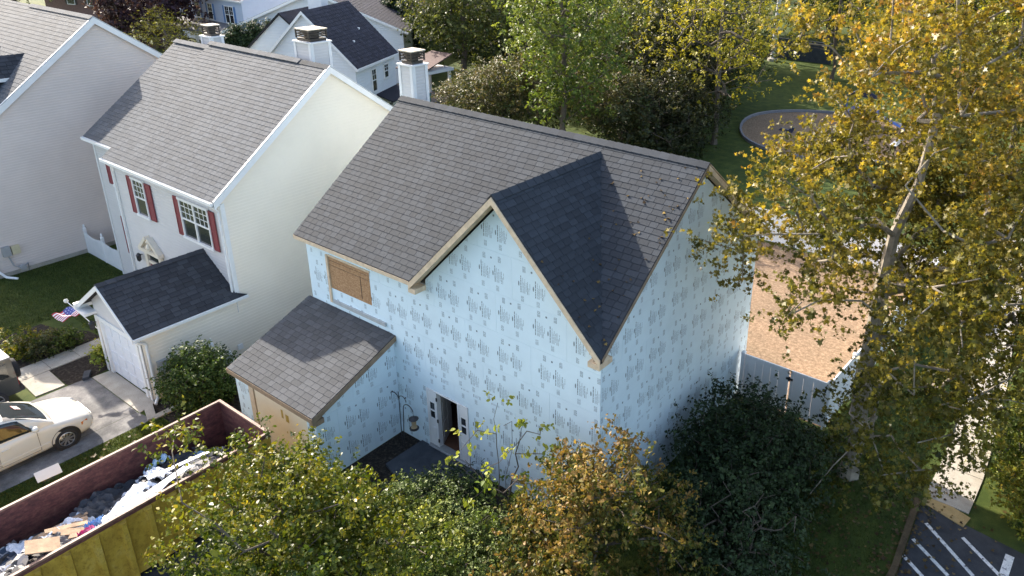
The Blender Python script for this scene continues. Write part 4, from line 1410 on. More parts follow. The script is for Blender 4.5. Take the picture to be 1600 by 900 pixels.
# white house behind the row: eave side faces the camera's right
dirF = V((-0.43, 0.903, 0)).normalized()
angF = math.atan2(dirF.y, dirF.x)
Pw = V((-35.33, 20.31, 0)) + dirF * 0.25 + V((-dirF.y, dirF.x, 0)) * 0.25
fh1, at1 = far_house('white far house with near black roof behind the cream house', Pw, angF, 6.4, 7.0, 5.5, 9.3, WHITES, SH_FAR,
                     [('front', 2.2, 3.3, 0.8, 1.7, False), ('front', 4.3, 3.9, 0.8, 1.1, False), ('front', 3.9, 0.8, 1.5, 1.2, True)], seed=71)
nF = V((-dirF.y, dirF.x, 0))
# side wing with its own gable
wg = MB()
def wat(u, v, z): return at1(u, v, z)
wg_front = 4.2
pk, hw, wz = 7.9, 3.0, 8.5
wsl = 0.9
lap_siding(wg, [(pk - hw, 0), (pk + hw, 0), (pk + hw, wz - wsl * hw - 0.1), (pk, wz - 0.1), (pk - hw, wz - wsl * hw - 0.1)], wat(wg_front, 0, 0), nF, -dirF, 0.2, 0.02)
wg.slab([wat(wg_front + 0.01, pk - hw, 0), wat(wg_front + 0.01, pk + hw, 0), wat(wg_front + 0.01, pk + hw, wz - wsl * hw - 0.1), wat(wg_front + 0.01, pk, wz - 0.1), wat(wg_front + 0.01, pk - hw, wz - wsl * hw - 0.1)], dirF * 0.12)
wg.obox(wat(wg_front + 0.15, pk + hw - 0.15, 0), dirF * 6, V((0, 0, wz - wsl * hw - 0.1)), nF * 0.15)
wg.build('wing_wall', WHITES, fh1)
wr = MB()
wL = [wat(wg_front - 0.2, pk + hw + 0.2, wz - wsl * (hw + 0.2)), wat(wg_front + 6.5, pk + hw + 0.2, wz - wsl * (hw + 0.2)), wat(wg_front + 6.5, pk, wz), wat(wg_front - 0.2, pk, wz)]
wR = [wat(wg_front - 0.2, pk - hw, wz - wsl * hw), wat(wg_front + 6.5, pk - hw, wz - wsl * hw), wat(wg_front + 6.5, pk, wz), wat(wg_front - 0.2, pk, wz)]
for p in (wL, wR): wr.slab(p, (0, 0, -0.14))
wro = wr.build('wing_roof', DECK, fh1)
shingle(wro, [slope_from(wL, (wL[0], wL[1])), slope_from(wR, (wR[0], wR[1]))], SH_FAR, individual=0, seed=72, e=0.3)
window(fh1, wat(wg_front - 0.03, pk - 0.35, 5.7), nF, -dirF, 0.7, 0.8, 1, 1)
wc = MB(); wc.obox(wat(5.6, 5.2, 6), dirF * 1.0, nF * 1.1, V((0, 0, 4.2))); wc.build('chimney', WHITE, fh1)
vt = MB()
for u, v in ((2.3, 1.1), (4.4, 1.7)):
    vt.obox(wat(u, v, 5.5 + 1.02 * (v + 0.25)), dirF * 0.15, nF * 0.35, V((0, 0, 0.14)))
vt.build('roof_vent', WHITE, fh1)
lr = MB(); lr.slab([wat(2.8, -1.3, 2.55), wat(6.6, -1.3, 2.55), wat(6.6, -0.03, 3.05), wat(2.8, -0.03, 3.05)], (0, 0, -0.1)); lr.build('lower_roof', SH_FAR, fh1)
# covered porch on the white house
pr_ = MB()
PO = V((-43.6, 31.4, 0))
for dx, dy in ((0, 0), (2.6, 0), (0, 3.0), (2.6, 3.0)):
    pr_.box((PO.x + dx - 0.11, PO.y + dy - 0.11, 0), (PO.x + dx + 0.11, PO.y + dy + 0.11, 2.6))
pr_.box((PO.x - 0.3, PO.y - 0.3, 2.6), (PO.x + 2.9, PO.y + 3.3, 2.85))
por = thing('porch', 'small open porch with white posts and brown roof on the lawn', 'porch', tuple(PO))
pr_.build('post_frame', WHITE, por)
pf = MB(); pf.slab([(PO.x - 0.45, PO.y - 0.45, 2.86), (PO.x + 3.05, PO.y - 0.45, 2.86), (PO.x + 2.6, PO.y + 3.45, 3.9), (PO.x + 0.0, PO.y + 3.45, 3.9)], (0, 0, 0.1)); pf.build('roof', plain('brown_roof', (0.10, 0.06, 0.055), 0.85, 0.2, 5), por)
pd = MB(); pd.box((PO.x - 0.6, PO.y - 0.8, 0.0), (PO.x + 3.2, PO.y + 3.4, 0.25)); pd.build('deck', plain('grey_deck', (0.15, 0.13, 0.12), 0.8, 0.2, 4), por)
for k, (x, y, c_) in enumerate(((0.7, 1.2, 'dark'), (1.7, 0.6, 'dark'))):
    ch = thing('patio_chair', 'dark patio chair under the brown roofed porch, ' + ('left one' if k == 0 else 'right one by the post'), 'chair', (PO.x + x, PO.y + y, 0.25), 0, 'chairs on the far porch')
    s = MB(); o = V((PO.x + x, PO.y + y, 0.25)); s.box(o + V((-0.25, -0.25, 0.4)), o + V((0.25, 0.25, 0.46))); s.build('seat', BLACK, ch)
    s = MB(); s.obox(o + V((-0.25, 0.22, 0.46)), (0.5, 0, 0), (0, 0.1, 0.5), (0, 0.04, 0)); s.build('backrest', BLACK, ch)
    for sx in (-0.22, 0.22):
        for sy_ in (-0.22, 0.22):
            s = MB(); s.tube(o + V((sx, sy_, 0)), o + V((sx, sy_, 0.4)), 0.02); s.build('leg', BLACK, ch)
bn = thing('rubbish_bin', 'teal bin standing on the lawn beside the far porch', 'bin', (-40.6, 31.2, 0))
s = MB(); s.hexa([(-40.9, 30.9, 0), (-40.4, 30.9, 0), (-40.4, 31.4, 0), (-40.9, 31.4, 0), (-40.98, 30.82, 1.0), (-40.32, 30.82, 1.0), (-40.32, 31.48, 1.0), (-40.98, 31.48, 1.0)]); s.build('body', plain('teal_plastic', (0.05, 0.22, 0.20), 0.5), bn)
s = MB(); s.obox((-41.0, 30.8, 1.0), (0.7, 0, 0), (0, 0.7, 0.05), (0, 0, 0.06)); s.build('lid', plain('teal_plastic_dark', (0.03, 0.14, 0.13), 0.5), bn)
hm = thing('garden_chair', 'folded red sling chair on the sunlit lawn by the porch', 'chair', (-41.6, 36.9, 0))
s = MB(); s.grid(lambda u, v: (-42.0 + 0.9 * u, 36.6 + 0.7 * v, 0.35 + 1.1 * (u - 0.45) ** 2 * 3 + 0.15 * v), 8, 3); s.build('sling', plain('red_canvas', (0.50, 0.06, 0.05), 0.7), hm, True)
s = MB(); s.path([(-42.0, 36.6, 0), (-41.2, 36.6, 1.2)], 0.025); s.path([(-41.1, 36.6, 0), (-41.9, 36.6, 0.9)], 0.025); s.path([(-42.0, 37.3, 0), (-41.2, 37.3, 1.2)], 0.025); s.path([(-41.1, 37.3, 0), (-41.9, 37.3, 0.9)], 0.025)
s.build('frame', BLACK, hm)

# large white gable house behind, blue-shuttered house, brick house, farther white house
far_house('big white house with a long pale gable rake behind the black roofed one', (-49.0, 36.3, 0), math.radians(130), 12, 16, 5.0, 8.7, WHITES, SH_FAR,
          [('start', 9.5, 3.0, 1.0, 1.4, False)], seed=73, over=0.5)
far_house('pale blue house with bright blue shutters in the far background', (-92, 37.0, 0), -0.02, 15.0, 9, 5.6, 9.5, BLUEW, SH_FAR,
          [('front', 1.6, 2.9, 1.1, 1.9, False), ('front', 4.3, 2.9, 1.1, 1.9, False), ('front', 7.3, 2.9, 1.1, 1.9, False), ('front', 11.2, 2.8, 1.9, 2.0, True)], BLUESH, seed=74)
pb = thing('porch', 'grey roofed porch in front of the blue shuttered house', 'porch', (-84, 35, 0))
s = MB(); s.slab([(-92, 33.6, 2.0), (-75.5, 33.6, 2.0), (-76.5, 36.95, 2.75), (-91, 36.95, 2.75)], (0, 0, -0.15)); s.build('roof', plain('grey_porch_roof', (0.16, 0.16, 0.17), 0.9, 0.15, 3), pb)
for x in (-91, -87, -83, -79, -76):
    s = MB(); s.box((x - 0.12, 33.9, 0), (x + 0.12, 34.14, 1.9)); s.build('post', WHITE, pb)
far_house('dark brown brick house with black shutters and white corner in the far left background', (-122, 33.0, 0), 0.22, 20, 10, 6.5, 10.5, BRICKF, SH_FAR,
          [('front', 5.0, 2.3, 1.6, 2.4, False), ('front', 9.2, 2.3, 1.6, 2.4, False), ('front', 14.5, 2.3, 1.6, 2.4, False)], BLACKSH, seed=75)
far_house('tan sided far house with white corner posts between evergreens', (-62, 46.5, 0), angF, 12, 9, 5.2, 8.6, PINK, SH_FAR,
          [('front', 1.5, 3.2, 0.9, 1.4, False)], seed=76)

# ================================================================== FENCES
pick_mesh = {}
def picket_fence(label, A, B, h=1.15, scallop=0.12, spacing=0.13, posts=3):
    A, B = V(A), V(B)
    d = (B - A); L = d.length; d.normalize()
    n = V((d.y, -d.x, 0))
    root = thing('picket_fence', label, 'fence', tuple(A))
    for z in (0.25, h * 0.72):
        r = MB(); r.obox(A + V((0, 0, z)) - n * 0.045, d * L, V((0, 0, 0.09)), n * 0.04); r.build('rail', VINYL, root)
    for k in range(posts):
        p = A + d * (L * k / (posts - 1))
        q = MB(); q.box(p + V((-0.06, -0.06, 0)) - n * 0.03, p + V((0.06, 0.06, h + 0.12)) - n * 0.03)
        q.lathe([(0.085, h + 0.12), (0.07, h + 0.17), (0.03, h + 0.19), (0.055, h + 0.25), (0.04, h + 0.31), (0.005, h + 0.36)], p - n * 0.03, (0, 0, 1), 8)
        q.build('post', VINYL, root)
    k = 0
    s = spacing
    while s < L - 0.1:
        t = s / L * (posts - 1)
        hh = h - scallop * math.sin(math.pi * (t % 1))
        p = A + d * s
        key = round(hh, 2)
        q = MB()
        w = 0.037
        q.slab([p - d * w, p + d * w, p + d * w + V((0, 0, key - 0.07)), p + V((0, 0, key)), p - d * w + V((0, 0, key - 0.07))], n * 0.018)
        q.build('picket', VINYL, root)
        s += spacing * 0.82
picket_fence('white scalloped picket fence on the lawn between beige and cream houses', (-30.9, 0.1, 0), (-27.2, 0.1, 0))
picket_fence('white picket fence closing the gap beside the blue house garage', (-15.95, -1.9, 0), (-12.15, -1.9, 0), posts=4)

def vinyl_panel(root, A, B, h=1.8, gate=False):
    A, B = V(A), V(B)
    d = (B - A); L = d.length; d.normalize()
    n = V((d.y, -d.x, 0))
    z0 = 0.1
    f = MB()
    t = 0.05
    Bx = lambda u0, u1, z_0, z_1, th_: f.obox(A + d * u0 + V((0, 0, z_0)) - n * th_ / 2, d * (u1 - u0), V((0, 0, z_1 - z_0)), n * th_)
    if not gate:
        Bx(0, L, z0, z0 + 0.16, t)
        f.build('rail', VINYL, root)
        f.v, f.f, f.m = [], [], []
    else:
        Bx(0, L, z0, z0 + 0.16, t)
    Bx(0, L, h - 0.14, h, t)
    if gate: Bx(0, 0.1, z0 + 0.16, h - 0.14, t); Bx(L - 0.1, L, z0 + 0.16, h - 0.14, t)
    fr = f.build('gate_frame' if gate else 'rail', VINYL, root)
    u = 0.1 if gate else 0.0
    e = L - u
    k = max(1, int((e - u) / 0.28))
    w = (e - u) / k
    for i in range(k):
        b = MB()
        b.obox(A + d * (u + i * w + 0.004) + V((0, 0, z0 + 0.16)) - n * 0.011, d * (w - 0.008), V((0, 0, h - z0 - 0.3)), n * 0.022)
        b.build('board', VINYL, root if not gate else fr)
    return fr

def vinyl_post(root, p, h=1.92):
    p = V(p)
    m_ = MB()
    m_.box(p + V((-0.065, -0.065, 0)), p + V((0.065, 0.065, h - 0.06)))
    m_.hexa([p + V((-0.08, -0.08, h - 0.06)), p + V((0.08, -0.08, h - 0.06)), p + V((0.08, 0.08, h - 0.06)), p + V((-0.08, 0.08, h - 0.06)),
             p + V((-0.02, -0.02, h)), p + V((0.02, -0.02, h)), p + V((0.02, 0.02, h)), p + V((-0.02, 0.02, h))])
    m_.build('post', VINYL, root)
gt_ = thing('gate', 'white vinyl double gate with black hinges between blue house and side fence', 'gate', (1.7, 8.5, 0))
for x in (0.22, 3.32): vinyl_post(gt_, (x, 8.5, 0))
for a, b_ in ((0.30, 1.93), (1.99, 3.24)):
    vinyl_panel(gt_, (a, 8.5, 0), (b_, 8.5, 0), 1.8, True)
lt = MB(); lt.box((1.84, 8.44, 1.42), (2.08, 8.48, 1.5)); lt.box((1.93, 8.43, 1.38), (1.99, 8.46, 1.56)); lt.lathe([(0.07, 0), (0.07, 0.07)], (1.96, 8.47, 1.74), (0, -1, 0), 8); lt.build('latch', BLACK, gt_)
for z in (0.5, 1.5):
    hg = MB(); hg.box((3.12, 8.44, z - 0.05), (3.36, 8.475, z + 0.05)); hg.build('hinge', BLACK, gt_)
sf_ = thing('fence', 'white vinyl privacy fence enclosing the wood chip yard', 'fence', (3.6, 15, 0))
ys = [8.5 + 2.25 * k for k in range(7)]
for k in range(6):
    vinyl_panel(sf_, (3.32 + 0.1 * k, ys[k] + 0.08, 0), (3.32 + 0.1 * (k + 1), ys[k + 1] - 0.08, 0))
    vinyl_post(sf_, (3.32 + 0.1 * (k + 1), ys[k + 1], 0))
xs = [3.92 - 2.4 * k for k in range(6)]
for k in range(5):
    vinyl_panel(sf_, (xs[k] - 0.08, 22.0, 0), (xs[k + 1] + 0.08, 22.0, 0)); vinyl_post(sf_, (xs[k + 1], 22.0, 0))

# ================================================================== DUMPSTER AND DEBRIS
DX0, DX1, DYN, DYF, DH = -11.25, -8.68, -11.0, -4.08, 2.06
dm = thing('dumpster', 'long open roll-off dumpster, yellow outside and rusty maroon inside', 'dumpster', (-9.96, -7.5, 0))
RUST = None
m, nt, b = new_mat('rusty_maroon_paint')
n1 = noise(nt, 3, 6, 0.75, 'Object', (1, 1, 2.5))
n2 = noise(nt, 14, 5, 0.7)
c = ramp(nt, n1, [(0.35, (0.06, 0.022, 0.02)), (0.52, (0.14, 0.045, 0.04)), (0.68, (0.2, 0.095, 0.065))])
g2 = ramp(nt, n2, [(0.3, (0.6,) * 3), (0.7, (1.3,) * 3)])
nt.links.new(mixcol(nt, c, g2, 0.7, 'MULTIPLY'), b.inputs['Base Color'])
b.inputs['Roughness'].default_value = 0.75
bump(nt, b, n2, 0.3, 0.01)
RUST = m
m, nt, b = new_mat('worn_yellow_paint')
n1 = noise(nt, 2.2, 6, 0.7, 'Object', (1, 1, 0.6))
n2 = noise(nt, 11, 5, 0.75)
c = ramp(nt, n1, [(0.3, (0.34, 0.20, 0.03)), (0.55, (0.52, 0.33, 0.05)), (0.75, (0.56, 0.40, 0.12))])
g2 = ramp(nt, n2, [(0.30, (0.30, 0.20, 0.15)), (0.50, (1, 1, 1))])
nt.links.new(mixcol(nt, c, g2, 0.65, 'MULTIPLY'), b.inputs['Base Color'])
b.inputs['Roughness'].default_value = 0.55
bump(nt, b, n2, 0.2, 0.008)
YEL = m
t = 0.05
s = MB()
s.box((DX0, DYN, 0.2), (DX0 + t, DYF, DH)); s.box((DX1 - t, DYN, 0.2), (DX1, DYF, DH)); s.box((DX0 + t, DYF - t, 0.2), (DX1 - t, DYF, DH)); s.box((DX0 + t, DYN, 0.2), (DX1 - t, DYN + t, DH)); s.box((DX0, DYN, 0.14), (DX1, DYF, 0.2))
s.build('inner_shell', RUST, dm)
s = MB()
for x0, x1 in ((DX0 - 0.008, DX0 - 0.001), (DX1 + 0.001, DX1 + 0.008)): s.box((x0, DYN, 0.15), (x1, DYF, DH - 0.1))
s.box((DX0 - 0.008, DYF + 0.001, 0.15), (DX1 + 0.008, DYF + 0.009, DH - 0.1)); s.box((DX0 - 0.008, DYN - 0.009, 0.15), (DX1 + 0.008, DYN - 0.001, DH - 0.1))
s.build('outer_skin', YEL, dm)
yy = DYN + 0.3
while yy < DYF - 0.2:
    for x0, x1 in ((DX0 - 0.14, DX0 - 0.009), (DX1 + 0.009, DX1 + 0.14)):
        r = MB()
        sgx = x0 if x0 < -10 else x1
        inx = x1 if x0 < -10 else x0
        r.slab([(inx, yy, 0.15), (sgx, yy + 0.05, 0.15), (sgx, yy + 0.15, 0.15), (inx, yy + 0.2, 0.15)], (0, 0, DH - 0.27)); r.build('rib', YEL, dm)
    yy += 0.62
s = MB()
s.box((DX0 - 0.02, DYN, DH), (DX0 + 0.055, DYF, DH + 0.06)); s.box((DX1 - 0.055, DYN, DH), (DX1 + 0.02, DYF, DH + 0.06)); s.box((DX0 - 0.02, DYF - 0.06, DH + 0.002), (DX1 + 0.02, DYF + 0.02, DH + 0.058)); s.box((DX0 - 0.02, DYN - 0.02, DH + 0.002), (DX1 + 0.02, DYN + 0.06, DH + 0.058))
s.build('top_rail', plain('chipped_rail', (0.22, 0.12, 0.09), 0.6, 0.5, 5, bmp=0.2), dm)
for y in (DYN + 0.7, DYF - 0.7):
    for x in (DX0 + 0.35, DX1 - 0.35):
        s = MB(); s.lathe([(0.001, -0.12), (0.11, -0.12), (0.11, 0.12), (0.001, 0.12)], (x, y, 0.11), (1, 0, 0), 14); s.build('roller', BLACK, dm)

rd = random.Random(99)
DGREY = plain('roofing_felt', (0.055, 0.058, 0.066), 0.85, 0.35, 4, bmp=0.3)
DLG = plain('grey_shingle_scrap', (0.20, 0.195, 0.19), 0.85, 0.3, 5, bmp=0.3)
DWH = plain('white_house_wrap', (0.72, 0.75, 0.80), 0.5, 0.06, 3)
DBL = plain('pale_blue_wrap', (0.36, 0.52, 0.66), 0.5, 0.12, 3)
DWD = plain('old_lumber', (0.33, 0.22, 0.14), 0.8, 0.35, 5, bmp=0.3)
DPK = plain('magenta_wrapper', (0.45, 0.06, 0.22), 0.5, 0.1, 3)
# heap underneath
def heap_z(x, y):
    u = (x - DX0) / (DX1 - DX0)
    w_ = 0.98 + 0.72 * u ** 1.2 + 0.22 * math.sin(y * 1.7) * u + 0.12 * math.sin(x * 4 + y * 3)
    if y > -5.2: w_ -= 0.5 * (y + 5.2)
    return max(0.35, w_)
s = MB()
s.grid(lambda u, v: (DX0 + 0.06 + (DX1 - DX0 - 0.12) * u, DYN + 0.06 + (DYF - DYN - 0.12) * v, heap_z(DX0 + (DX1 - DX0) * u, DYN + (DYF - DYN) * v) - 0.12 + 0.06 * math.sin(31 * u + 17 * v) * math.sin(23 * v * 3)), 20, 46)
tag(s.build('debris_heap', plain('mixed_debris', (0.10, 0.09, 0.085), 0.9, 0.6, 7, bmp=0.6), None), 'dark mixed building debris lying in the yellow dumpster', 'debris', kind='stuff')

def crumpled(label, x, y, sx, sy_, rot, mat, amp=0.12, name='sheet', dz=0.1, seed=1, cat='scrap'):
    r_ = random.Random(seed)
    ph = [r_.uniform(0, 6.28) for _ in range(8)]; fr = [r_.uniform(3, 12) for _ in range(8)]; dr = [r_.uniform(0, 3.14) for _ in range(8)]
    ca, sa = math.cos(rot), math.sin(rot)
    root = MB()
    def fn(u, v):
        a, b2 = (u - 0.5) * sx, (v - 0.5) * sy_
        ed = 1 + 0.12 * math.sin(9 * u + ph[0]) * math.sin(7 * v + ph[1])
        a *= ed; b2 *= ed
        px, py = x + a * ca - b2 * sa, y + a * sa + b2 * ca
        px = min(max(px, DX0 + 0.08), DX1 - 0.08); py = min(max(py, DYN + 0.08), DYF - 0.08)
        z = 0
        for k in range(8): z += amp * 1.4 / fr[k] * abs(math.sin(fr[k] * (u * math.cos(dr[k]) + v * math.sin(dr[k])) * 2 + ph[k]))
        return (px, py, heap_z(px, py) + dz + z - amp)
    root.grid(fn, 22, 22)
    o = root.build(name, mat)
    md = o.modifiers.new('thickness', 'SOLIDIFY'); md.thickness = 0.006
    return tag(o, label, cat)
crumpled('large black roofing felt sheet folded at the middle of the dumpster', -10.3, -5.75, 1.3, 1.0, 0.3, DGREY, 0.22, 'felt_sheet', seed=1, cat='felt sheet')
crumpled('curled dark felt ring near the far end of the dumpster', -9.35, -4.95, 1.0, 0.8, 1.0, DGREY, 0.25, 'felt_sheet', seed=2, cat='felt sheet')
crumpled('grey felt piece beside the dumpster wall under the tree', -9.15, -5.7, 0.9, 1.1, 0.2, DLG, 0.2, 'felt_sheet', seed=3, cat='felt sheet')
crumpled('black felt scrap against the maroon wall halfway along the dumpster', -10.75, -7.4, 0.7, 1.3, 0.1, DGREY, 0.2, 'felt_sheet', seed=4, cat='felt sheet')
crumpled('dark felt flap at the far maroon corner of the dumpster', -10.2, -4.6, 1.2, 0.5, 0.2, DGREY, 0.2, 'felt_sheet', seed=5, cat='felt sheet')
crumpled('pale blue wrap bunched near the far end of the dumpster', -10.35, -5.2, 0.7, 0.35, 0.5, DBL, 0.2, 'wrap_sheet', 0.22, 6, 'plastic wrap')
crumpled('pale blue wrap crumpled beside the black felt sheet', -10.75, -6.3, 0.45, 0.6, 0.2, DBL, 0.2, 'wrap_sheet', 0.22, 7, 'plastic wrap')
crumpled('white wrap hanging over the dark felt mid dumpster', -10.25, -6.65, 0.9, 0.4, 0.4, DWH, 0.2, 'wrap_sheet', 0.22, 8, 'plastic wrap')
crumpled('large crumpled white wrap heap in the dumpster centre', -9.7, -7.6, 1.0, 1.2, 0.6, DWH, 0.2, 'wrap_sheet', 0.22, 9, 'plastic wrap')
crumpled('white wrap spread beside the old planks', -9.9, -8.6, 1.2, 0.8, 0.2, DWH, 0.2, 'wrap_sheet', 0.22, 10, 'plastic wrap')
crumpled('white wrap along the near side of the dumpster', -9.15, -8.3, 0.7, 0.9, 0.5, DWH, 0.2, 'wrap_sheet', 0.22, 11, 'plastic wrap')
crumpled('white torn wrap next to the discarded window', -10.35, -9.55, 0.8, 0.8, 0.1, DWH, 0.2, 'wrap_sheet', 0.22, 12, 'plastic wrap')
crumpled('small magenta wrapper among white wrap', -9.2, -8.75, 0.22, 0.3, 0.4, DPK, 0.2, 'wrapper', 0.42, 13, 'wrapper')
crumpled('small blue plastic bag among white wrap', -9.55, -8.45, 0.35, 0.35, 0.9, plain('blue_bag', (0.10, 0.25, 0.50), 0.4), 0.25, 'plastic_bag', 0.4, 14, 'bag')
crumpled('broad black felt sheet left of the white wrap heap', -10.45, -8.0, 0.9, 0.8, 0.4, DGREY, 0.2, 'felt_sheet', 0.2, 21, 'felt sheet')
crumpled('torn black felt lying across the near middle of the load', -9.3, -7.0, 0.7, 1.0, 0.9, DGREY, 0.2, 'felt_sheet', 0.24, 22, 'felt sheet')
crumpled('grey shingle scrap sheet close to the plank pile', -9.5, -9.3, 0.6, 0.7, 0.2, DLG, 0.15, 'felt_sheet', 0.24, 23, 'felt sheet')
crumpled('large flat white sheet by the near dumpster wall', -9.1, -7.5, 0.6, 1.3, 0.05, DWH, 0.1, 'wrap_sheet', 0.26, 24, 'plastic wrap')
def scrap_board(label, a, b_, w_, mat, name='plank', zoff=0.2, cat='plank', thick=0.025):
    a, b_ = V((*a, heap_z(*a) + zoff)), V((*b_, heap_z(*b_) + zoff))
    d = (b_ - a); L = d.length; d.normalize()
    n = d.cross(V((0, 0, 1))).normalized(); u = n.cross(d)
    mb = MB(); mb.obox(a - n * w_ / 2, d * L, n * w_, u * thick)
    return tag(mb.build(name, mat), label, cat)
for k in range(6):
    scrap_board(['longest old brown plank lying in the dumpster', 'old brown plank, second from the maroon wall', 'old brown plank in the middle of its pile', 'short brown plank on the pile by the window', 'brown plank nearest the yellow side', 'thin brown plank at the edge of the plank pile'][k],
                (-10.55 + 0.2 * k, -9.5 + 0.1 * k), (-10.35 + 0.21 * k, -8.3 - 0.08 * k), 0.15, DWD, zoff=0.28 + 0.03 * (k % 3))
scrap_board('long white trim strip lying across dark felt in the dumpster', (-9.85, -6.95), (-9.6, -5.4), 0.12, DWH, 'trim_strip', 0.34, 'trim strip')
scrap_board('long white fascia strip along the near dumpster side', (-9.1, -8.0), (-8.95, -6.2), 0.2, DWH, 'trim_strip', 0.34, 'trim strip')
scrap_board('broad grey board tilted beside the white strip', (-9.5, -6.6), (-9.2, -5.6), 0.45, DLG, 'board', 0.24, 'board')
scrap_board('tan board end leaning on the near dumpster rim', (-9.15, -9.95), (-8.95, -9.35), 0.5, DWD, 'board', 0.5, 'board')
dw = thing('discarded_window', 'discarded white window sash with grid lying in the dumpster corner', 'window', (-10.4, -10.3, 1.1))
O = V((-11.1, -10.75, 0.95)); Ux = V((1.35, 0.25, 0.25)).normalized(); Uy = V((-0.2, 1, 0.1)).normalized(); Nn = Ux.cross(Uy).normalized()
f = MB()
Wd, Hd = 1.5, 0.95
Bq = lambda u0, u1, v0, v1, h: f.obox(O + Ux * u0 + Uy * v0, Ux * (u1 - u0), Uy * (v1 - v0), Nn * h)
Bq(0, Wd, 0, 0.07, 0.05); Bq(0, Wd, Hd - 0.07, Hd, 0.05); Bq(0, 0.07, 0.07, Hd - 0.07, 0.05); Bq(Wd - 0.07, Wd, 0.07, Hd - 0.07, 0.05)
for k in (1, 2, 3): Bq(Wd * k / 4 - 0.015, Wd * k / 4 + 0.015, 0.07, Hd - 0.07, 0.035)
for k in (1, 2): Bq(0.07, Wd - 0.07, Hd * k / 3 - 0.015, Hd * k / 3 + 0.015, 0.034)
f.build('sash', WHITE, dw)
f = MB(); f.obox(O + Ux * 0.07 + Uy * 0.07 + Nn * 0.01, Ux * (Wd - 0.14), Uy * (Hd - 0.14), Nn * 0.008); f.build('pane', glass_mat('blue_glass', (0.12, 0.18, 0.25), 0.08), dw)
# loose scraps
rs = np.random.default_rng(4)
sm, cols_ = [], []
pos = []
for k in range(520):
    x = rs.uniform(DX0 + 0.15, DX1 - 0.12); y = rs.uniform(DYN + 0.2, DYF - 0.5)
    if x < DX0 + 0.7 and rs.random() < 0.6: continue
    pos.append((x, y, heap_z(x, y) + 0.02 + rs.uniform(0, 0.16)))
pos = np.array(pos)
me = leaves(rs, pos, 0.26, 'oval', [(0.02, 0.02, 0.024), (0.03, 0.03, 0.034), (0.06, 0.055, 0.05), (0.2, 0.2, 0.22), (0.62, 0.65, 0.7)], rs.random(len(pos)), 1.6, 0, 'scraps', plain('scrap_dummy', (0.5, 0.5, 0.5)))
ms, nt, b = new_mat('scrap_paper')
at_ = nt.nodes.new('ShaderNodeAttribute'); at_.attribute_name = 'leaf_colour'; nt.links.new(at_.outputs['Color'], b.inputs['Base Color']); b.inputs['Roughness'].default_value = 0.6
me.materials[0] = ms
tag(link('scraps', me), 'loose paper and plastic scraps strewn over the dumpster load', 'scraps', kind='stuff')

# ================================================================== VEHICLES
def car_paint(name, col, rough=0.25):
    m, nt, b = new_mat(name)
    n1 = noise(nt, 3, 4, 0.6)
    c = ramp(nt, n1, [(0.3, tuple(x * 0.94 for x in col)), (0.7, col)])
    nt.links.new(c, b.inputs['Base Color'])
    b.inputs['Roughness'].default_value = rough
    b.inputs['Coat Weight'].default_value = 0.6
    b.inputs['Coat Roughness'].default_value = 0.06
    return m
VANW = car_paint('cream_white_paint', (0.74, 0.71, 0.63))
CARGLASS = glass_mat('car_glass', (0.018, 0.022, 0.022), 0.03)
TYRE = plain('tyre_rubber', (0.022, 0.022, 0.024), 0.85, 0.2, 8)
ALLOY = plain('alloy', (0.48, 0.48, 0.49), 0.3, 0.1, 5, metallic=0.85)
CHROME = plain('chrome', (0.6, 0.6, 0.6), 0.2, 0.05, 5, metallic=1)
LAMP = plain('lamp_lens', (0.62, 0.64, 0.66), 0.12, 0.1, 9)
AMBER = plain('amber_lens', (0.65, 0.18, 0.03), 0.25, 0.1, 9)
REDL = plain('red_lens', (0.35, 0.02, 0.02), 0.25, 0.1, 9)

def wheel(parent, c, side, r=0.34, w=0.22, spokes=9):
    c = V(c)
    ax = V((side, 0, 0))
    t = MB()
    t.lathe([(r * 0.66, -w), (r * 0.93, -w), (r, -w * 0.85), (r, -w * 0.15), (r * 0.96, -0.02), (r * 0.86, 0.012), (r * 0.72, 0.0), (r * 0.66, -0.02)], c, ax, 32)
    ty = t.build('tyre', TYRE, parent, True)
    m_ = MB()
    m_.lathe([(r * 0.68, -0.015), (r * 0.63, -0.005), (r * 0.6, -0.03), (r * 0.58, -0.12)], c, ax, 32)
    m_.lathe([(0.001, 0.0), (r * 0.16, -0.004), (r * 0.2, -0.03)], c, ax, 16)
    u = V((0, 1, 0)); v = V((0, 0, 1))
    for k in range(spokes):
        a = 2 * math.pi * k / spokes
        d = u * math.cos(a) + v * math.sin(a); n = u * -math.sin(a) + v * math.cos(a)
        p, q = c + d * r * 0.12 - ax * 0.012, c + d * r * 0.64 - ax * 0.02
        m_.hexa([p - n * 0.02 - ax * 0.03, p + n * 0.02 - ax * 0.03, q + n * 0.028 - ax * 0.03, q - n * 0.028 - ax * 0.03,
                 p - n * 0.02, p + n * 0.02, q + n * 0.028, q - n * 0.028])
    m_.build('rim', ALLOY, ty, False)
    k_ = MB(); k_.lathe([(0.001, -0.1), (r * 0.62, -0.1)], c, ax, 24); k_.build('brake_disc', BLACK, ty)

van = thing('minivan', 'cream white minivan parked on the driveway facing the cream house garage', 'minivan', (-16.67, -5.95, 0), 0, None, False)
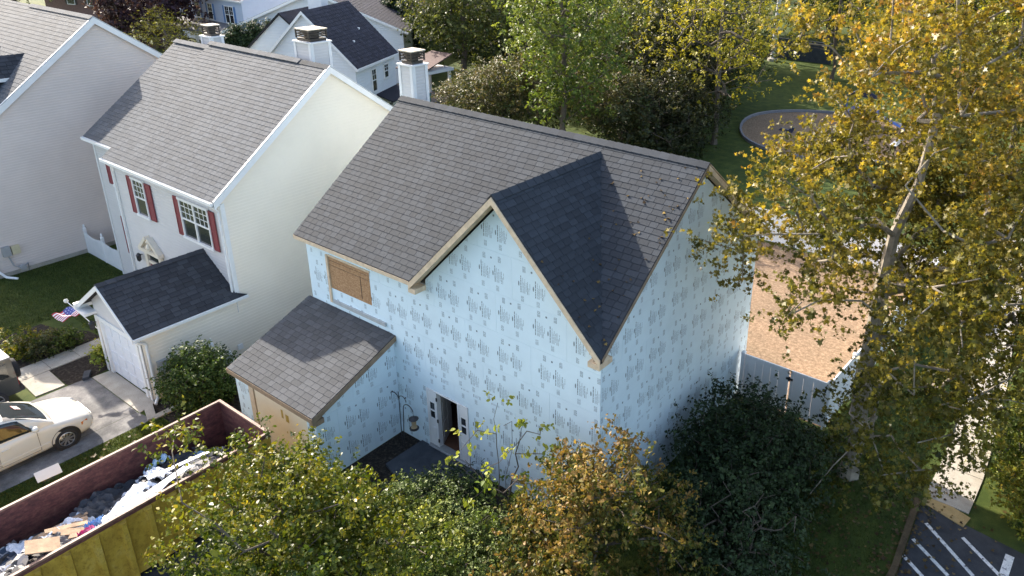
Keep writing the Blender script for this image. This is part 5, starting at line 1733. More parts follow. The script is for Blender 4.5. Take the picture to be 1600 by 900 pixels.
# local frame: nose at y=0, tail at y=-5.1, x to the car's right
ds_ = [0.0, 0.06, 0.16, 0.35, 0.6, 0.95, 1.2, 1.6, 2.5, 3.6, 4.4, 4.8, 5.0, 5.1]
hw_ = [0.60, 0.74, 0.84, 0.92, 0.955, 0.97, 0.975, 0.98, 0.985, 0.985, 0.975, 0.95, 0.90, 0.80]
top_ = [0.60, 0.68, 0.76, 0.84, 0.91, 0.98, 1.03, 1.06, 1.08, 1.10, 1.11, 1.11, 1.08, 1.0]
bot_ = [0.36, 0.28, 0.24, 0.22, 0.21, 0.21, 0.21, 0.21, 0.21, 0.21, 0.22, 0.25, 0.30, 0.36]
D = np.concatenate([np.linspace(0, 0.6, 10), np.linspace(0.7, 5.1, 34)])
HW, TP, BT = np.interp(D, ds_, hw_), np.interp(D, ds_, top_), np.interp(D, ds_, bot_)
bd = MB()
rings = []
for d, w_, t_, b0 in zip(D, HW, TP, BT):
    sh_ = t_ - (0.05 if d < 1.2 else 0.0)
    half = [(0, b0), (w_ * 0.8, b0), (w_ * 0.96, b0 + 0.05), (w_, b0 + 0.16), (w_ * 1.004, (b0 + sh_) / 2), (w_ * 0.995, sh_ - 0.16), (w_ * 0.965, sh_ - 0.04), (w_ * 0.90, sh_ + 0.01), (w_ * 0.6, t_ + 0.005), (0, t_ + 0.012)]
    rings.append([(x, -d, z) for x, z in half] + [(-x, -d, z) for x, z in half[-2:0:-1]])
n_ = len(rings[0])
for r in rings: bd.v.extend(r)
for i in range(len(rings) - 1):
    for k in range(n_):
        q = (k + 1) % n_
        bd.f.append((i * n_ + k, (i + 1) * n_ + k, (i + 1) * n_ + q, i * n_ + q)); bd.m.append(0)
bd.f.append(tuple(range(n_))); bd.f.append(tuple((len(rings) - 1) * n_ + k for k in range(n_))[::-1]); bd.m += [0, 0]
body = bd.build('body', VANW, van, True)
# greenhouse
gd_ = [1.12, 1.4, 1.7, 2.0, 2.3, 2.8, 3.6, 4.3, 4.75, 4.95, 5.06]
gh_ = [1.05, 1.26, 1.45, 1.61, 1.70, 1.75, 1.76, 1.74, 1.68, 1.5, 1.12]
def belt(d): return np.interp(d, ds_, top_) - 0.02
def roofh(d): return float(np.interp(d, gd_, gh_))
def gw_(d, t):
    """half width of the greenhouse at height fraction t (0 belt, 1 roof edge)"""
    full = float(np.interp(d, ds_, hw_)) * 0.93
    f_ = min(1, max(0.0, (roofh(d) - belt(d)) / 0.6))
    return full - 0.21 * t * f_
D2 = np.concatenate([np.linspace(1.12, 2.3, 14), np.linspace(2.4, 4.7, 16), np.linspace(4.76, 5.06, 6)])
gh = MB(); rings = []
for d in D2:
    bz, rz_ = float(belt(d)), roofh(d)
    half = []
    for t_ in (0, 0.35, 0.7, 0.92): half.append((gw_(d, t_), bz + (rz_ - bz) * t_))
    half += [(gw_(d, 1.0) * 0.9, bz + (rz_ - bz) * 0.985), (gw_(d, 1.0) * 0.5, rz_), (0, rz_ + 0.008)]
    rings.append([(x, -d, z) for x, z in half] + [(-x, -d, z) for x, z in half[-2::-1]])
n_ = len(rings[0])
for r in rings: gh.v.extend(r)
for i in range(len(rings) - 1):
    for k in range(n_ - 1):
        gh.f.append((i * n_ + k, (i + 1) * n_ + k, (i + 1) * n_ + k + 1, i * n_ + k + 1)); gh.m.append(0)
gh.build('roof', VANW, van, True)
def side_pane(s_, d0, d1, t0, t1, name='side_window', slant=0.0, mat=None):
    p = MB()
    def fn(u, v):
        t_ = t0 + (t1 - t0) * v
        d = d0 + (d1 - d0) * u
        if slant and u < 0.999: d = max(d, d0 + slant * v * (1 - u))
        bz, rz_ = float(belt(d)), roofh(d)
        return (s_ * (gw_(d, t_) + 0.008), -d, bz + (rz_ - bz) * t_)
    p.grid(fn, 8, 5)
    o = p.build(name, mat or CARGLASS, van, True)
    md = o.modifiers.new('thickness', 'SOLIDIFY'); md.thickness = 0.008; md.offset = 0
for s_ in (-1, 1):
    side_pane(s_, 1.55, 2.62, 0.08, 0.88, slant=0.55)
    side_pane(s_, 2.72, 3.75, 0.08, 0.88)
    side_pane(s_, 3.85, 4.72, 0.08, 0.86)
    side_pane(s_, 2.635, 2.705, 0.06, 0.9, 'pillar_trim', 0, plain('dark_trim', (0.09, 0.07, 0.06), 0.5))
ws_ = MB()
def wsf(u, v):
    d = 1.14 + 1.02 * v
    x = (u * 2 - 1)
    d2 = d + 0.10 * x * x
    w_ = gw_(d2, 0.9) * 0.965
    return (x * w_, -d2, roofh(d2) - 0.02 + 0.032 + 0.004 - 0.035 * x ** 4)
ws_.grid(wsf, 16, 10)
ws_.build('windshield', CARGLASS, van, True)
cw = MB(); cw.grid(lambda u, v: ((u * 2 - 1) * 0.86, -1.02 - 0.14 * v - 0.1 * (2 * u - 1) ** 2, 1.035 + 0.03 * v - 0.02 * (2 * u - 1) ** 2), 12, 2); cw.build('cowl', plain('dark_trim', (0.09, 0.07, 0.06), 0.5), van, True)
for s_ in (-1, 1):
    m_ = MB(); m_.lathe([(0.001, -0.02), (0.07, -0.01), (0.1, 0.06), (0.09, 0.13), (0.001, 0.15)], (s_ * 1.06, -1.72, 1.17), (0, 1, 0.05), 12)
    for i, v_ in enumerate(m_.v): m_.v[i] = (s_ * 1.06 + (v_[0] - s_ * 1.06) * 1.15, v_[1], 1.17 + (v_[2] - 1.17) * 0.9)
    m_.tube((s_ * 0.93, -1.7, 1.13), (s_ * 1.02, -1.68, 1.15), 0.03)
    m_.build('mirror', VANW, van, True)
    h_ = MB()
    h_.grid(lambda u, v: (s_ * (0.60 + 0.315 * u - 0.02 * v), -0.055 - 0.36 * u ** 1.5 - 0.06 * v + 0.012, 0.58 + 0.13 * v + 0.08 * u * v), 8, 4)
    ho = h_.build('headlight', LAMP, van, True); ho.modifiers.new('thickness', 'SOLIDIFY').thickness = -0.03
    a_ = MB(); a_.grid(lambda u, v: (s_ * (0.865 + 0.075 * u), -0.25 - 0.2 * u + 0.015, 0.56 + 0.1 * v), 3, 3)
    ao = a_.build('turn_signal', AMBER, van, True); ao.modifiers.new('thickness', 'SOLIDIFY').thickness = -0.03
    for y in (-0.93, -3.95):
        ar = MB(); ar.lathe([(0.001, 0), (0.395, 0), (0.41, 0.012), (0.395, 0.016)], (s_ * 0.972, y, 0.36), (s_, 0, 0), 32); ar.build('wheel_arch', BLACK, van)
        wheel(van, (s_ * 1.0, y, 0.335), s_)
    for d0, d1 in ((1.62, 2.66), (2.69, 3.7)):
        l_ = MB()
        for d in (d0, d1): l_.box((s_ * 0.978, -d - 0.005, 0.38), (s_ * 0.992, -d + 0.005, 1.0))
        l_.box((s_ * 0.978, -d1, 0.37), (s_ * 0.99, -d0, 0.38)); l_.build('door_seam', plain('dark_trim', (0.09, 0.07, 0.06), 0.5), van)
        hd = MB(); hd.box((s_ * 0.975, -d1 + 0.1, 0.86), (s_ * 1.02, -d1 + 0.3, 0.9)); hd.build('door_handle', VANW, van)
    tl = MB(); tl.box((s_ * 0.78, -5.12, 0.8), (s_ * 0.93, -4.95, 1.25)); tl.build('tail_light', REDL, van)
    md = MB(); md.box((s_ * 0.98, -3.55, 0.47), (s_ * 0.998, -1.35, 0.51)); md.build('side_moulding', VANW, van)
gr_ = MB(); gr_.box((-0.45, -0.03, 0.47), (0.45, 0.015, 0.6))
for k in range(3): gr_.box((-0.45, 0.0, 0.49 + 0.035 * k), (0.45, 0.022, 0.5 + 0.035 * k))
gr_.build('grille', CHROME, van)
dash = MB(); dash.grid(lambda u, v: (-0.3 + 0.3 * u, -1.62 - 0.16 * v + 0.02 * u, roofh(1.62 + 0.16 * v) + 0.022), 6, 6)
dash.m = [(k // 1) % 2 for k in range(len(dash.m))]
dash.build('dash_card', [plain('card_white', (0.6, 0.55, 0.5), 0.7), plain('card_red', (0.35, 0.12, 0.12), 0.7)], van)

suv = thing('suv', 'dark boxy SUV with a rear spare wheel at the left edge', 'SUV', (-20.4, -6.75, 0), 0, None, False)
SUVP = car_paint('dark_green_grey_paint', (0.035, 0.04, 0.04), 0.3)
s = MB(); s.slab([(-0.88, 0, 0.45), (0.88, 0, 0.45), (0.9, 0, 1.05), (-0.9, 0, 1.05)], (0, -4.1, 0)); s.slab([(-0.9, -0.0, 1.05), (0.9, 0, 1.05), (0.84, -0.02, 1.72), (-0.84, -0.02, 1.72)], (0, -2.55, 0)); s.box((-0.86, -0.02, 1.72), (0.86, -2.5, 1.79))
s.build('body', SUVP, suv)
s = MB(); s.box((-0.86, -2.3, 1.795), (0.86, -0.02, 1.83)); s.build('roof', plain('grey_top', (0.30, 0.29, 0.30), 0.6), suv)
for x0, x1, nm in ((-0.62, 0.62, 'rear_window'),):
    s = MB(); s.box((x0, -0.01, 1.15), (x1, 0.012, 1.62)); s.build(nm, CARGLASS, suv)
for s_ in (-1, 1):
    for y0, y1 in ((-1.05, -0.2), (-2.2, -1.2)):
        s = MB(); s.slab([(s_ * 0.899, y0, 1.14), (s_ * 0.899, y1, 1.14), (s_ * 0.858, y1, 1.62), (s_ * 0.858, y0, 1.62)], (s_ * 0.012, 0, 0)); s.build('side_window', CARGLASS, suv)
    for y in (-0.75, -3.3): wheel(suv, (s_ * 0.92, y, 0.38), s_, 0.38, 0.24, 6)
    s = MB(); s.box((s_ * 0.72, -0.005, 0.72), (s_ * 0.86, 0.03, 0.98)); s.build('tail_light', REDL, suv)
s = MB(); s.lathe([(0.001, 0.25), (0.2, 0.25), (0.34, 0.22), (0.37, 0.14), (0.37, 0.05), (0.3, 0.0)], (0.12, 0.03, 1.0), (0, 1, 0), 28); s.build('spare_wheel', TYRE, suv, True)
s = MB(); s.box((-0.85, -0.02, 0.45), (0.85, 0.14, 0.6)); s.build('bumper', BLACK, suv)

# ================================================================== SMALL THINGS
fl = thing('flag', 'stars and stripes flag on a slanted pole at the cream house garage', 'flag', (-19.35, -4.1, 1.9))
tip = V((-21.0, -5.0, 2.75)); rootp = V((-19.38, -4.12, 1.75))
tip = V((-20.75, -4.42, 2.55))
s = MB(); s.tube(rootp, tip, 0.016); s.build('pole', WHITE, fl)
s = MB(); s.lathe([(0.001, -0.09), (0.06, -0.06), (0.085, 0), (0.06, 0.06), (0.001, 0.09)], tip, (0, 0, 1), 14); s.build('finial', plain('pale_ball', (0.6, 0.62, 0.58), 0.4), fl, True)
s = MB()
FA = V((-20.45, -4.42, 2.40)); FU = V((0.36, 0.13, -0.12)); FV = V((-0.20, -0.62, -0.16))
NU, NV = 13, 22
def flagp(u, v):
    p = FA + FU * u * 1.35 + FV * v * 0.95
    return p + V((0.02, 0.02, 0.06)) * math.sin(9 * v + 2 * u) + V((0, 0, 0.04)) * math.sin(5 * u + 3)
s.grid(flagp, 13, 22)
s.m = []
for i in range(NU):
    for j in range(NV):
        if i < 7 and j < 9: s.m.append(2 if not ((i * 2 + j) % 4 == 1) else 3)
        else: s.m.append(0 if i % 2 == 0 else 1)
fo = s.build('cloth', [plain('flag_red', (0.50, 0.04, 0.06), 0.7, 0.08), plain('flag_white', (0.78, 0.78, 0.78), 0.7, 0.04), plain('flag_blue', (0.05, 0.07, 0.28), 0.7, 0.1), plain('flag_star', (0.3, 0.33, 0.5), 0.7, 0.05)], fl, True)

ys_ = thing('yard_sign', 'small blank white yard sign on wire stake beside the driveway', 'sign', (-14.2, -8.0, 0))
s = MB(); s.obox((-14.1, -8.3, 0.75), (0.05, 0.62, 0.0), (0.24, -0.02, -0.2), (0.004, 0, 0.01)); s.build('panel', WHITE, ys_)
s = MB()
for y in (-8.12, -7.85): s.path([(-14.22, y, 0), (-14.2, y, 0.52)], 0.008)
s.path([(-14.22, -8.12, 0.25), (-14.2, -7.85, 0.25)], 0.008); s.build('stake', BLACK, ys_)

fd_ = thing('bird_feeder_stand', 'black scrolled shepherd hook stand by the entry of the blue house', 'garden hook', (-7.25, -0.6, 0))
s = MB()
def arc(c, r, a0, a1, n=8, pl='x'):
    return [V(c) + V((r * math.cos(a0 + (a1 - a0) * i / n), 0, r * math.sin(a0 + (a1 - a0) * i / n))) for i in range(n + 1)]
s.path([(-7.25, -0.6, 0), (-7.22, -0.6, 1.85)] + arc((-7.42, -0.6, 1.85), 0.2, 0, 2.6), 0.014)
s.path([(-7.18, -0.6, 0), (-7.05, -0.6, 1.6)] + arc((-6.82, -0.6, 1.6), 0.23, math.pi, 0.3), 0.014)
s.path([(-7.22, -0.6, 1.9)] + arc((-7.05, -0.6, 1.9), 0.16, math.pi, 0.0), 0.012)
s.path([(-7.22, -0.6, 1.7), (-7.22, -0.6, 2.15)], 0.012)
for p in ((-7.5, -0.6, 2.05), (-6.9, -0.6, 2.06)): s.lathe([(0.001, -0.03), (0.03, 0), (0.001, 0.03)], p, (0, 0, 1), 6)
s.build('hook', BLACK, fd_)
bf = thing('bird_feeder', 'small lantern shaped bird feeder hanging from the black hook', 'bird feeder', (-6.6, -0.6, 1.1))
s = MB(); s.lathe([(0.001, 1.55), (0.03, 1.5), (0.16, 1.42), (0.15, 1.40)], (-6.6, -0.6, 0), (0, 0, 1), 12); s.build('cap', BLACK, bf)
s = MB(); s.lathe([(0.085, 1.41), (0.07, 1.2), (0.1, 1.1)], (-6.6, -0.6, 0), (0, 0, 1), 12); s.build('tube', plain('seed_tan', (0.4, 0.3, 0.18), 0.5), bf)
s = MB(); s.lathe([(0.001, 1.04), (0.15, 1.05), (0.15, 1.08), (0.001, 1.1)], (-6.6, -0.6, 0), (0, 0, 1), 12); s.path([(-6.6, -0.6, 1.55), (-6.6, -0.6, 1.68)], 0.006); s.build('tray', BLACK, bf)
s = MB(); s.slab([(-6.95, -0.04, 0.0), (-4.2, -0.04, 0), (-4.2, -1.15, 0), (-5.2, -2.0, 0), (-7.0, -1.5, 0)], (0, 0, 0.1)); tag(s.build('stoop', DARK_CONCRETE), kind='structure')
s = MB(); s.box((-15.2, -4.55, 0), (-14.95, -3.75, 0.06)); s.hexa([(-15.9, -4.5, 0.0), (-15.1, -4.75, 0.0), (-15.02, -4.5, 0.0), (-15.85, -4.22, 0.0), (-15.9, -4.5, 0.08), (-15.1, -4.75, 0.06), (-15.02, -4.5, 0.06), (-15.85, -4.22, 0.08)])
tag(s.build('splash_block', CONCRETE), 'low concrete splash block at the corner of the cream house garage', 'splash block')
s = MB(); s.hexa([(-19.75, -4.75, 0), (-19.3, -5.0, 0), (-19.25, -4.8, 0), (-19.65, -4.55, 0), (-19.75, -4.75, 0.12), (-19.3, -5.0, 0.12), (-19.25, -4.8, 0.12), (-19.65, -4.55, 0.12)])
tag(s.build('edging_block', DARK_CONCRETE), 'grey edging block by the mulch beside the garage door', 'edging block')

# playground beyond the houses
pgc = V((-9.3, 44.6, 0)); pgr = 7.3
ring = [(pgc.x + pgr * math.cos(a) * (1 + 0.05 * math.sin(3 * a)), pgc.y + pgr * math.sin(a)) for a in [2 * math.pi * k / 40 for k in range(40)]]
sheet('playground_mulch', ring, 0.02, CHIPS)
pk_ = thing('playground_edging', 'dark plastic timber edging curving round the playground mulch', 'edging', tuple(pgc))
for k in range(40):
    a, b_ = V((*ring[k], 0)), V((*ring[(k + 1) % 40], 0))
    d = (b_ - a)
    n = V((d.y, -d.x, 0)).normalized()
    s = MB(); s.obox(a + d * 0.01 - n * 0.02, d * 0.98, n * 0.16, V((0, 0, 0.22))); s.build('timber', plain('grey_blue_plastic', (0.16, 0.17, 0.2), 0.5, 0.15), pk_)
sr = thing('spring_rider', 'black spring rider on the playground mulch', 'spring rider', (-11.9, 41.6, 0))
s = MB(); s.path([V((-11.9 + 0.12 * math.cos(k * 0.8), 41.6 + 0.12 * math.sin(k * 0.8), 0.02 * k)) for k in range(26)], 0.02); s.build('spring', BLACK, sr)
s = MB(); s.slab([(-12.5, 41.5, 0.55), (-11.4, 41.5, 0.5), (-11.2, 41.5, 0.95), (-11.5, 41.5, 0.9), (-11.7, 41.5, 0.7), (-12.3, 41.5, 0.75)], (0, 0.25, 0)); s.build('seat', plain('navy_plastic', (0.03, 0.04, 0.09), 0.4), sr)
cf = thing('climbing_frame', 'blue climbing frame with slide glimpsed through yellow leaves', 'climbing frame', (-8.5, 49, 0))
for dx in (0, 2.0):
    for dy in (0, 2.0):
        s = MB(); s.tube((-9.5 + dx, 48 + dy, 0), (-9.5 + dx, 48 + dy, 2.4), 0.06); s.build('post', plain('play_blue', (0.05, 0.10, 0.35), 0.4), cf)
s = MB(); s.box((-9.6, 47.9, 1.2), (-7.4, 50.1, 1.28)); s.build('platform', plain('play_blue', (0.05, 0.10, 0.35), 0.4), cf)
s = MB(); s.grid(lambda u, v: (-7.4 + 2.6 * u, 48.6 + 0.6 * v, 1.25 - 1.1 * u + 0.12 * (2 * v - 1) ** 2), 8, 4); s.build('slide', plain('play_blue_light', (0.08, 0.16, 0.45), 0.35), cf, True)
s = MB(); s.slab([(-9.9, 48.9, 2.4), (-7.1, 48.9, 2.4), (-8.5, 48.9, 3.2)], (0, 0.1, 0)); s.slab([(-9.8, 47.8, 2.4), (-8.5, 47.8, 3.2), (-8.5, 50.2, 3.2), (-9.8, 50.2, 2.4)], (0, 0, 0.05)); s.build('canopy', plain('navy_plastic', (0.03, 0.04, 0.09), 0.4), cf)
bp = thing('bench', 'white park bench at the edge of the playground', 'bench', (-4.2, 44.0, 0))
s = MB(); s.box((-4.5, 43.2, 0.42), (-4.0, 45.0, 0.47)); s.build('seat', WHITE, bp)
s = MB(); s.obox((-4.05, 43.2, 0.5), (0, 1.8, 0), (0.08, 0, 0.4), (0.04, 0, 0)); s.build('backrest', WHITE, bp)
for y in (43.4, 44.8):
    s = MB(); s.box((-4.45, y - 0.04, 0), (-4.05, y + 0.04, 0.42)); s.build('leg', BLACK, bp)
lp = thing('light_pole', 'tall white pole standing on the far sunlit lawn', 'pole', (-26.2, 71.9, 0))
s = MB(); s.tube((-26.2, 71.9, 0), (-26.0, 72.0, 12), 0.30, 0.24, 12); s.build('shaft', plain('white_pole', (0.62, 0.62, 0.60), 0.6, 0.25, 2), lp)
s = MB(); s.lathe([(0.6, 0), (0.6, 0.3), (0.35, 0.35)], (-26.2, 71.9, 0), (0, 0, 1), 12); s.build('base', CONCRETE, lp)
s = MB(); s.tube((-26.0, 72, 11.8), (-27.6, 71.6, 12.2), 0.07); s.box((-28.2, 71.4, 12.1), (-27.5, 71.8, 12.28)); s.build('lamp_arm', WHITE, lp)
mb = MB()
mb.box((-36, 74, 0), (-20, 74.25, 2.4))
tag(mb.build('retaining_wall', DARK_CONCRETE), 'long low grey wall beyond the far lawn', 'wall')

# ================================================================== VEGETATION
P_SYC = [(0.022, 0.028, 0.006), (0.052, 0.060, 0.010), (0.098, 0.096, 0.018), (0.155, 0.132, 0.026), (0.26, 0.20, 0.036), (0.28, 0.155, 0.036)]
P_PEAR = [(0.010, 0.026, 0.005), (0.030, 0.056, 0.007), (0.080, 0.106, 0.012), (0.16, 0.162, 0.018), (0.27, 0.19, 0.028)]
P_DOG = [(0.016, 0.030, 0.008), (0.055, 0.074, 0.014), (0.14, 0.12, 0.026), (0.21, 0.12, 0.04), (0.31, 0.23, 0.07), (0.24, 0.075, 0.03)]
P_DARK = [(0.010, 0.022, 0.009), (0.018, 0.038, 0.012), (0.03, 0.055, 0.016)]
P_LIME = [(0.05, 0.10, 0.02), (0.14, 0.20, 0.035), (0.27, 0.29, 0.05), (0.34, 0.34, 0.06)]
P_GREEN = [(0.02, 0.045, 0.012), (0.05, 0.085, 0.02), (0.10, 0.14, 0.03), (0.17, 0.21, 0.045)]
P_OLIVE = [(0.02, 0.034, 0.010), (0.05, 0.068, 0.020), (0.10, 0.118, 0.032), (0.17, 0.17, 0.05)]
P_RUSSET = [(0.02, 0.034, 0.012), (0.045, 0.065, 0.022), (0.085, 0.10, 0.036), (0.12, 0.10, 0.05), (0.17, 0.13, 0.07)]
P_YEL = [(0.05, 0.05, 0.012), (0.14, 0.14, 0.02), (0.27, 0.25, 0.03), (0.40, 0.34, 0.05)]
P_PLUM = [(0.018, 0.010, 0.016), (0.035, 0.018, 0.03), (0.07, 0.04, 0.05), (0.12, 0.08, 0.07)]
P_CON = [(0.012, 0.024, 0.012), (0.024, 0.045, 0.018), (0.045, 0.075, 0.025)]

def not_in_house(p):
    x, y, z = p
    if -12.4 < x < 0.75 and -0.55 < y < 9.8 and z < 10.2: return False
    if -12.5 < x < -7.6 and -3.5 < y < 0 and z < 4.0: return False
    return True

def maple_keep(p):
    r_ = math.hypot(p[0] - 5.2, p[1] - 7.1)
    lim = np.interp(p[2], [1.0, 4.0, 7.0, 7.8, 8.8, 9.4, 10.2, 11.5, 14.0, 17.0], [3.0, 4.2, 4.6, 6.2, 6.2, 4.8, 3.8, 3.4, 3.6, 1.5])
    if p[0] > 5.5 and 3.0 < p[2] < 7: lim = 4.7
    return not_in_house(p) and r_ < lim and not (p[2] < 6.6 and p[0] < 4.3)
tree('maple_tree', 'huge golden tree with pale limbs at the right, overhanging the white gate', 'tree', (4.74, 6.81, 0), 17.0, 6.2, P_SYC, 5,
     crown_z=8.6, crown_rz=7.8, clusters=340, per=250, leaf=0.11, shape='lobed', trunk_r=0.25, clu_r=0.36, bark=PALEBARK, inner=0.28, lumps=0.3,
     keep=maple_keep, offset=(0.5, 0.3), up=0.08, mixbias=-0.02, mat=LEAFB, grad=0.5)
tree('pear_tree', 'glossy olive green tree in the foreground covering the yellow dumpster side', 'tree', (-4.0, -6.3, 0), 5.1, 3.4, P_PEAR, 8,
     crown_z=2.7, crown_rz=2.2, clusters=240, per=170, leaf=0.095, shape='oval', trunk_r=0.13, clu_r=0.26, mat=LEAFG, inner=0.25, lumps=0.8,
     keep=lambda p: not_in_house(p) and p[0] > -7.0 and p[1] > -8.4 and p[1] < -4.0 and p[2] < 3.5 + 0.8 * (-5 - p[1]) and p[0] + 0.5 * p[1] > -10.3, stems=1, up=0.12, mixbias=-0.02)
tree('dogwood_tree', 'orange and bronze leaved tree in the foreground at the blue house corner', 'tree', (1.4, -2.3, 0), 5.5, 3.5, P_DOG, 12,
     crown_z=2.6, crown_rz=3.0, clusters=230, per=150, leaf=0.095, shape='oval', trunk_r=0.12, clu_r=0.24, inner=0.25, lumps=0.8,
     keep=lambda p: not_in_house(p) and math.hypot(p[0] - 1.8, p[1] + 2.1) < 0.5 + 3.3 * max(0, 1 - (p[2] - 0.6) / 5.0), stems=2, droop=1.2, up=0.12, mixbias=-0.17)
tree('sapling', 'thin sparse sapling with lime yellow leaves against the blue wall', 'sapling', (-2.3, -1.3, 0), 4.0, 1.7, P_LIME, 15,
     crown_z=2.5, crown_rz=1.5, clusters=30, per=13, leaf=0.15, shape='oval', trunk_r=0.03, clu_r=0.16, inner=0.5, stems=3, keep=not_in_house, droop=1.5, up=0.1)
tree('dark_shrub', 'tall very dark green shrub in front of the white gate', 'shrub', (2.35, 4.4, 0), 2.6, 2.4, P_DARK, 18,
     crown_z=1.2, crown_rz=1.35, clusters=260, per=90, leaf=0.10, shape='oval', trunk_r=0.07, clu_r=0.28, inner=0.3, stems=4, mat=LEAFD, keep=not_in_house)
tree('dark_shrub', 'lower dark shrub at bottom, right of the orange leaved tree', 'shrub', (3.4, 1.6, 0), 2.4, 2.0, P_DARK, 19,
     crown_z=1.1, crown_rz=1.3, clusters=150, per=75, leaf=0.10, shape='oval', trunk_r=0.06, clu_r=0.28, inner=0.3, stems=4, mat=LEAFD, keep=not_in_house)
for k, (x, y, r, h, pal, lab) in enumerate((
        (-4.3, -3.1, 1.6, 1.7, P_GREEN, 'broad spreading juniper just in front of the stoop'),
        (-2.6, -2.6, 1.4, 1.7, P_GREEN, 'mid green juniper below the sparse sapling'),
        (-3.9, -1.7, 0.9, 1.0, P_DARK, 'small dark juniper at the right edge of the stoop'),
        (-2.9, -4.2, 1.5, 1.9, P_LIME, 'bright lime shrub in front of the junipers'),
        (-1.0, -3.3, 1.5, 2.0, P_GREEN, 'green low shrub between lime shrub and orange tree'))):
    tree('low_shrub', lab, 'shrub', (x, y, 0), h, r, pal, 30 + k, crown_z=h * 0.45, crown_rz=h * 0.55, clusters=120, per=80, leaf=0.075, shape='rhomb',
         trunk_r=0.03, clu_r=0.2, inner=0.2, stems=4, mat=LEAFD, keep=not_in_house, group='shrubs in the front bed')
tree('path_shrub', 'leafy green shrub on the far side of the pale footpath', 'shrub', (9.1, 10.2, 0), 2.6, 1.5, P_PEAR, 45,
     crown_z=1.3, crown_rz=1.3, clusters=90, per=110, leaf=0.1, shape='oval', trunk_r=0.05, clu_r=0.28, inner=0.3, stems=3)
tree('path_shrub', 'yellow green shrub at the right edge above the parking lot corner', 'shrub', (9.6, 8.0, 0), 1.6, 1.0, P_PEAR, 46,
     crown_z=0.8, crown_rz=0.8, clusters=60, per=110, leaf=0.09, shape='oval', trunk_r=0.04, clu_r=0.22, inner=0.3, stems=3, mixbias=0.15)
tree('round_bush', 'round dense green bush at the side of the cream house garage', 'bush', (-14.45, -3.2, 0), 2.2, 1.0, P_GREEN[:3], 40,
     crown_z=1.1, crown_rz=1.05, clusters=190, per=80, leaf=0.085, shape='oval', trunk_r=0.06, clu_r=0.2, inner=0.55, lumps=0.08, stems=3)
for k, (x, y, r, h, pal, lab) in enumerate((
        (-23.0, -5.5, 0.75, 0.8, P_PEAR, 'yellowish clump beside the dark SUV'),
        (-22.35, -5.0, 0.6, 0.75, P_RUSSET, 'brownish perennial clump in the middle of the mulch bed'),
        (-22.3, -4.35, 0.5, 0.6, P_GREEN, 'small green clump at the end of the mulch bed'),
        (-19.75, -3.95, 0.4, 0.8, P_LIME, 'small bright green shrub at the garage corner'))):
    tree('garden_plant', lab, 'plant', (x, y, 0), h, r, pal, 50 + k, crown_z=h * 0.5, crown_rz=h * 0.5, clusters=40, per=45, leaf=0.1, shape='rhomb', trunk_r=0.015, clu_r=0.13, inner=0.2, stems=4, group='plants along the walkway')

# background trees
bgt = tree('tree', 'tall bright green tree just behind the ridge of the blue house', 'tree', (-21.5, 26.0, 0), 13.2, 3.9, [(0.03, 0.06, 0.014), (0.07, 0.115, 0.024), (0.14, 0.18, 0.04), (0.2, 0.23, 0.05)], 60,
     crown_z=8.4, crown_rz=5.2, clusters=170, per=75, leaf=0.24, shape='rhomb', trunk_r=0.2, clu_r=0.55)
oak = tree('tree', 'round olive tree on the lawn behind the white chimney', 'tree', (-44.6, 40.0, 0), 10.5, 5.0, P_OLIVE, 61,
     crown_z=6.6, crown_rz=3.9, clusters=170, per=75, leaf=0.30, shape='rhomb', trunk_r=0.28, clu_r=0.62)
yel = tree('tree', 'thin yellow leaved tree with dark branches near the playground', 'tree', (-15.5, 36.6, 0), 13.0, 5.2, P_YEL, 62,
     crown_z=8.2, crown_rz=5.0, clusters=230, per=30, leaf=0.22, shape='rhomb', trunk_r=0.2, clu_r=0.55, inner=0.3)
rus = tree('tree', 'russet tinged small tree right behind the ridge, left of the bright green tree', 'tree', (-25.2, 28.4, 0), 7.2, 2.5, P_RUSSET, 63,
     crown_z=4.0, crown_rz=3.2, clusters=130, per=70, leaf=0.2, shape='rhomb', trunk_r=0.1, clu_r=0.45, stems=2)
con = tree('tree', 'tallest dark conifer behind the olive tree', 'tree', (-48, 50, 0), 17, 3.6, P_CON, 64, form='cone', crown_z=8, clusters=240, per=60,
     leaf=0.32, shape='rhomb', trunk_r=0.25, clu_r=0.5, mat=LEAFD)
arb = tree('arborvitae', 'dark columnar arborvitae right beside the cream house chimney', 'arborvitae', (-38.9, 18.6, 0), 5.2, 1.0, P_CON, 65, form='cone', crown_z=2.5, clusters=110, per=70,
     leaf=0.16, shape='rhomb', trunk_r=0.08, clu_r=0.2, mat=LEAFD)
plum = tree('tree', 'purple leaved plum tree in front of the brick house', 'tree', (-86, 30.5, 0), 10.0, 4.7, P_PLUM, 66,
     crown_z=5.6, crown_rz=4.4, clusters=190, per=70, leaf=0.42, shape='rhomb', trunk_r=0.3, clu_r=0.75)

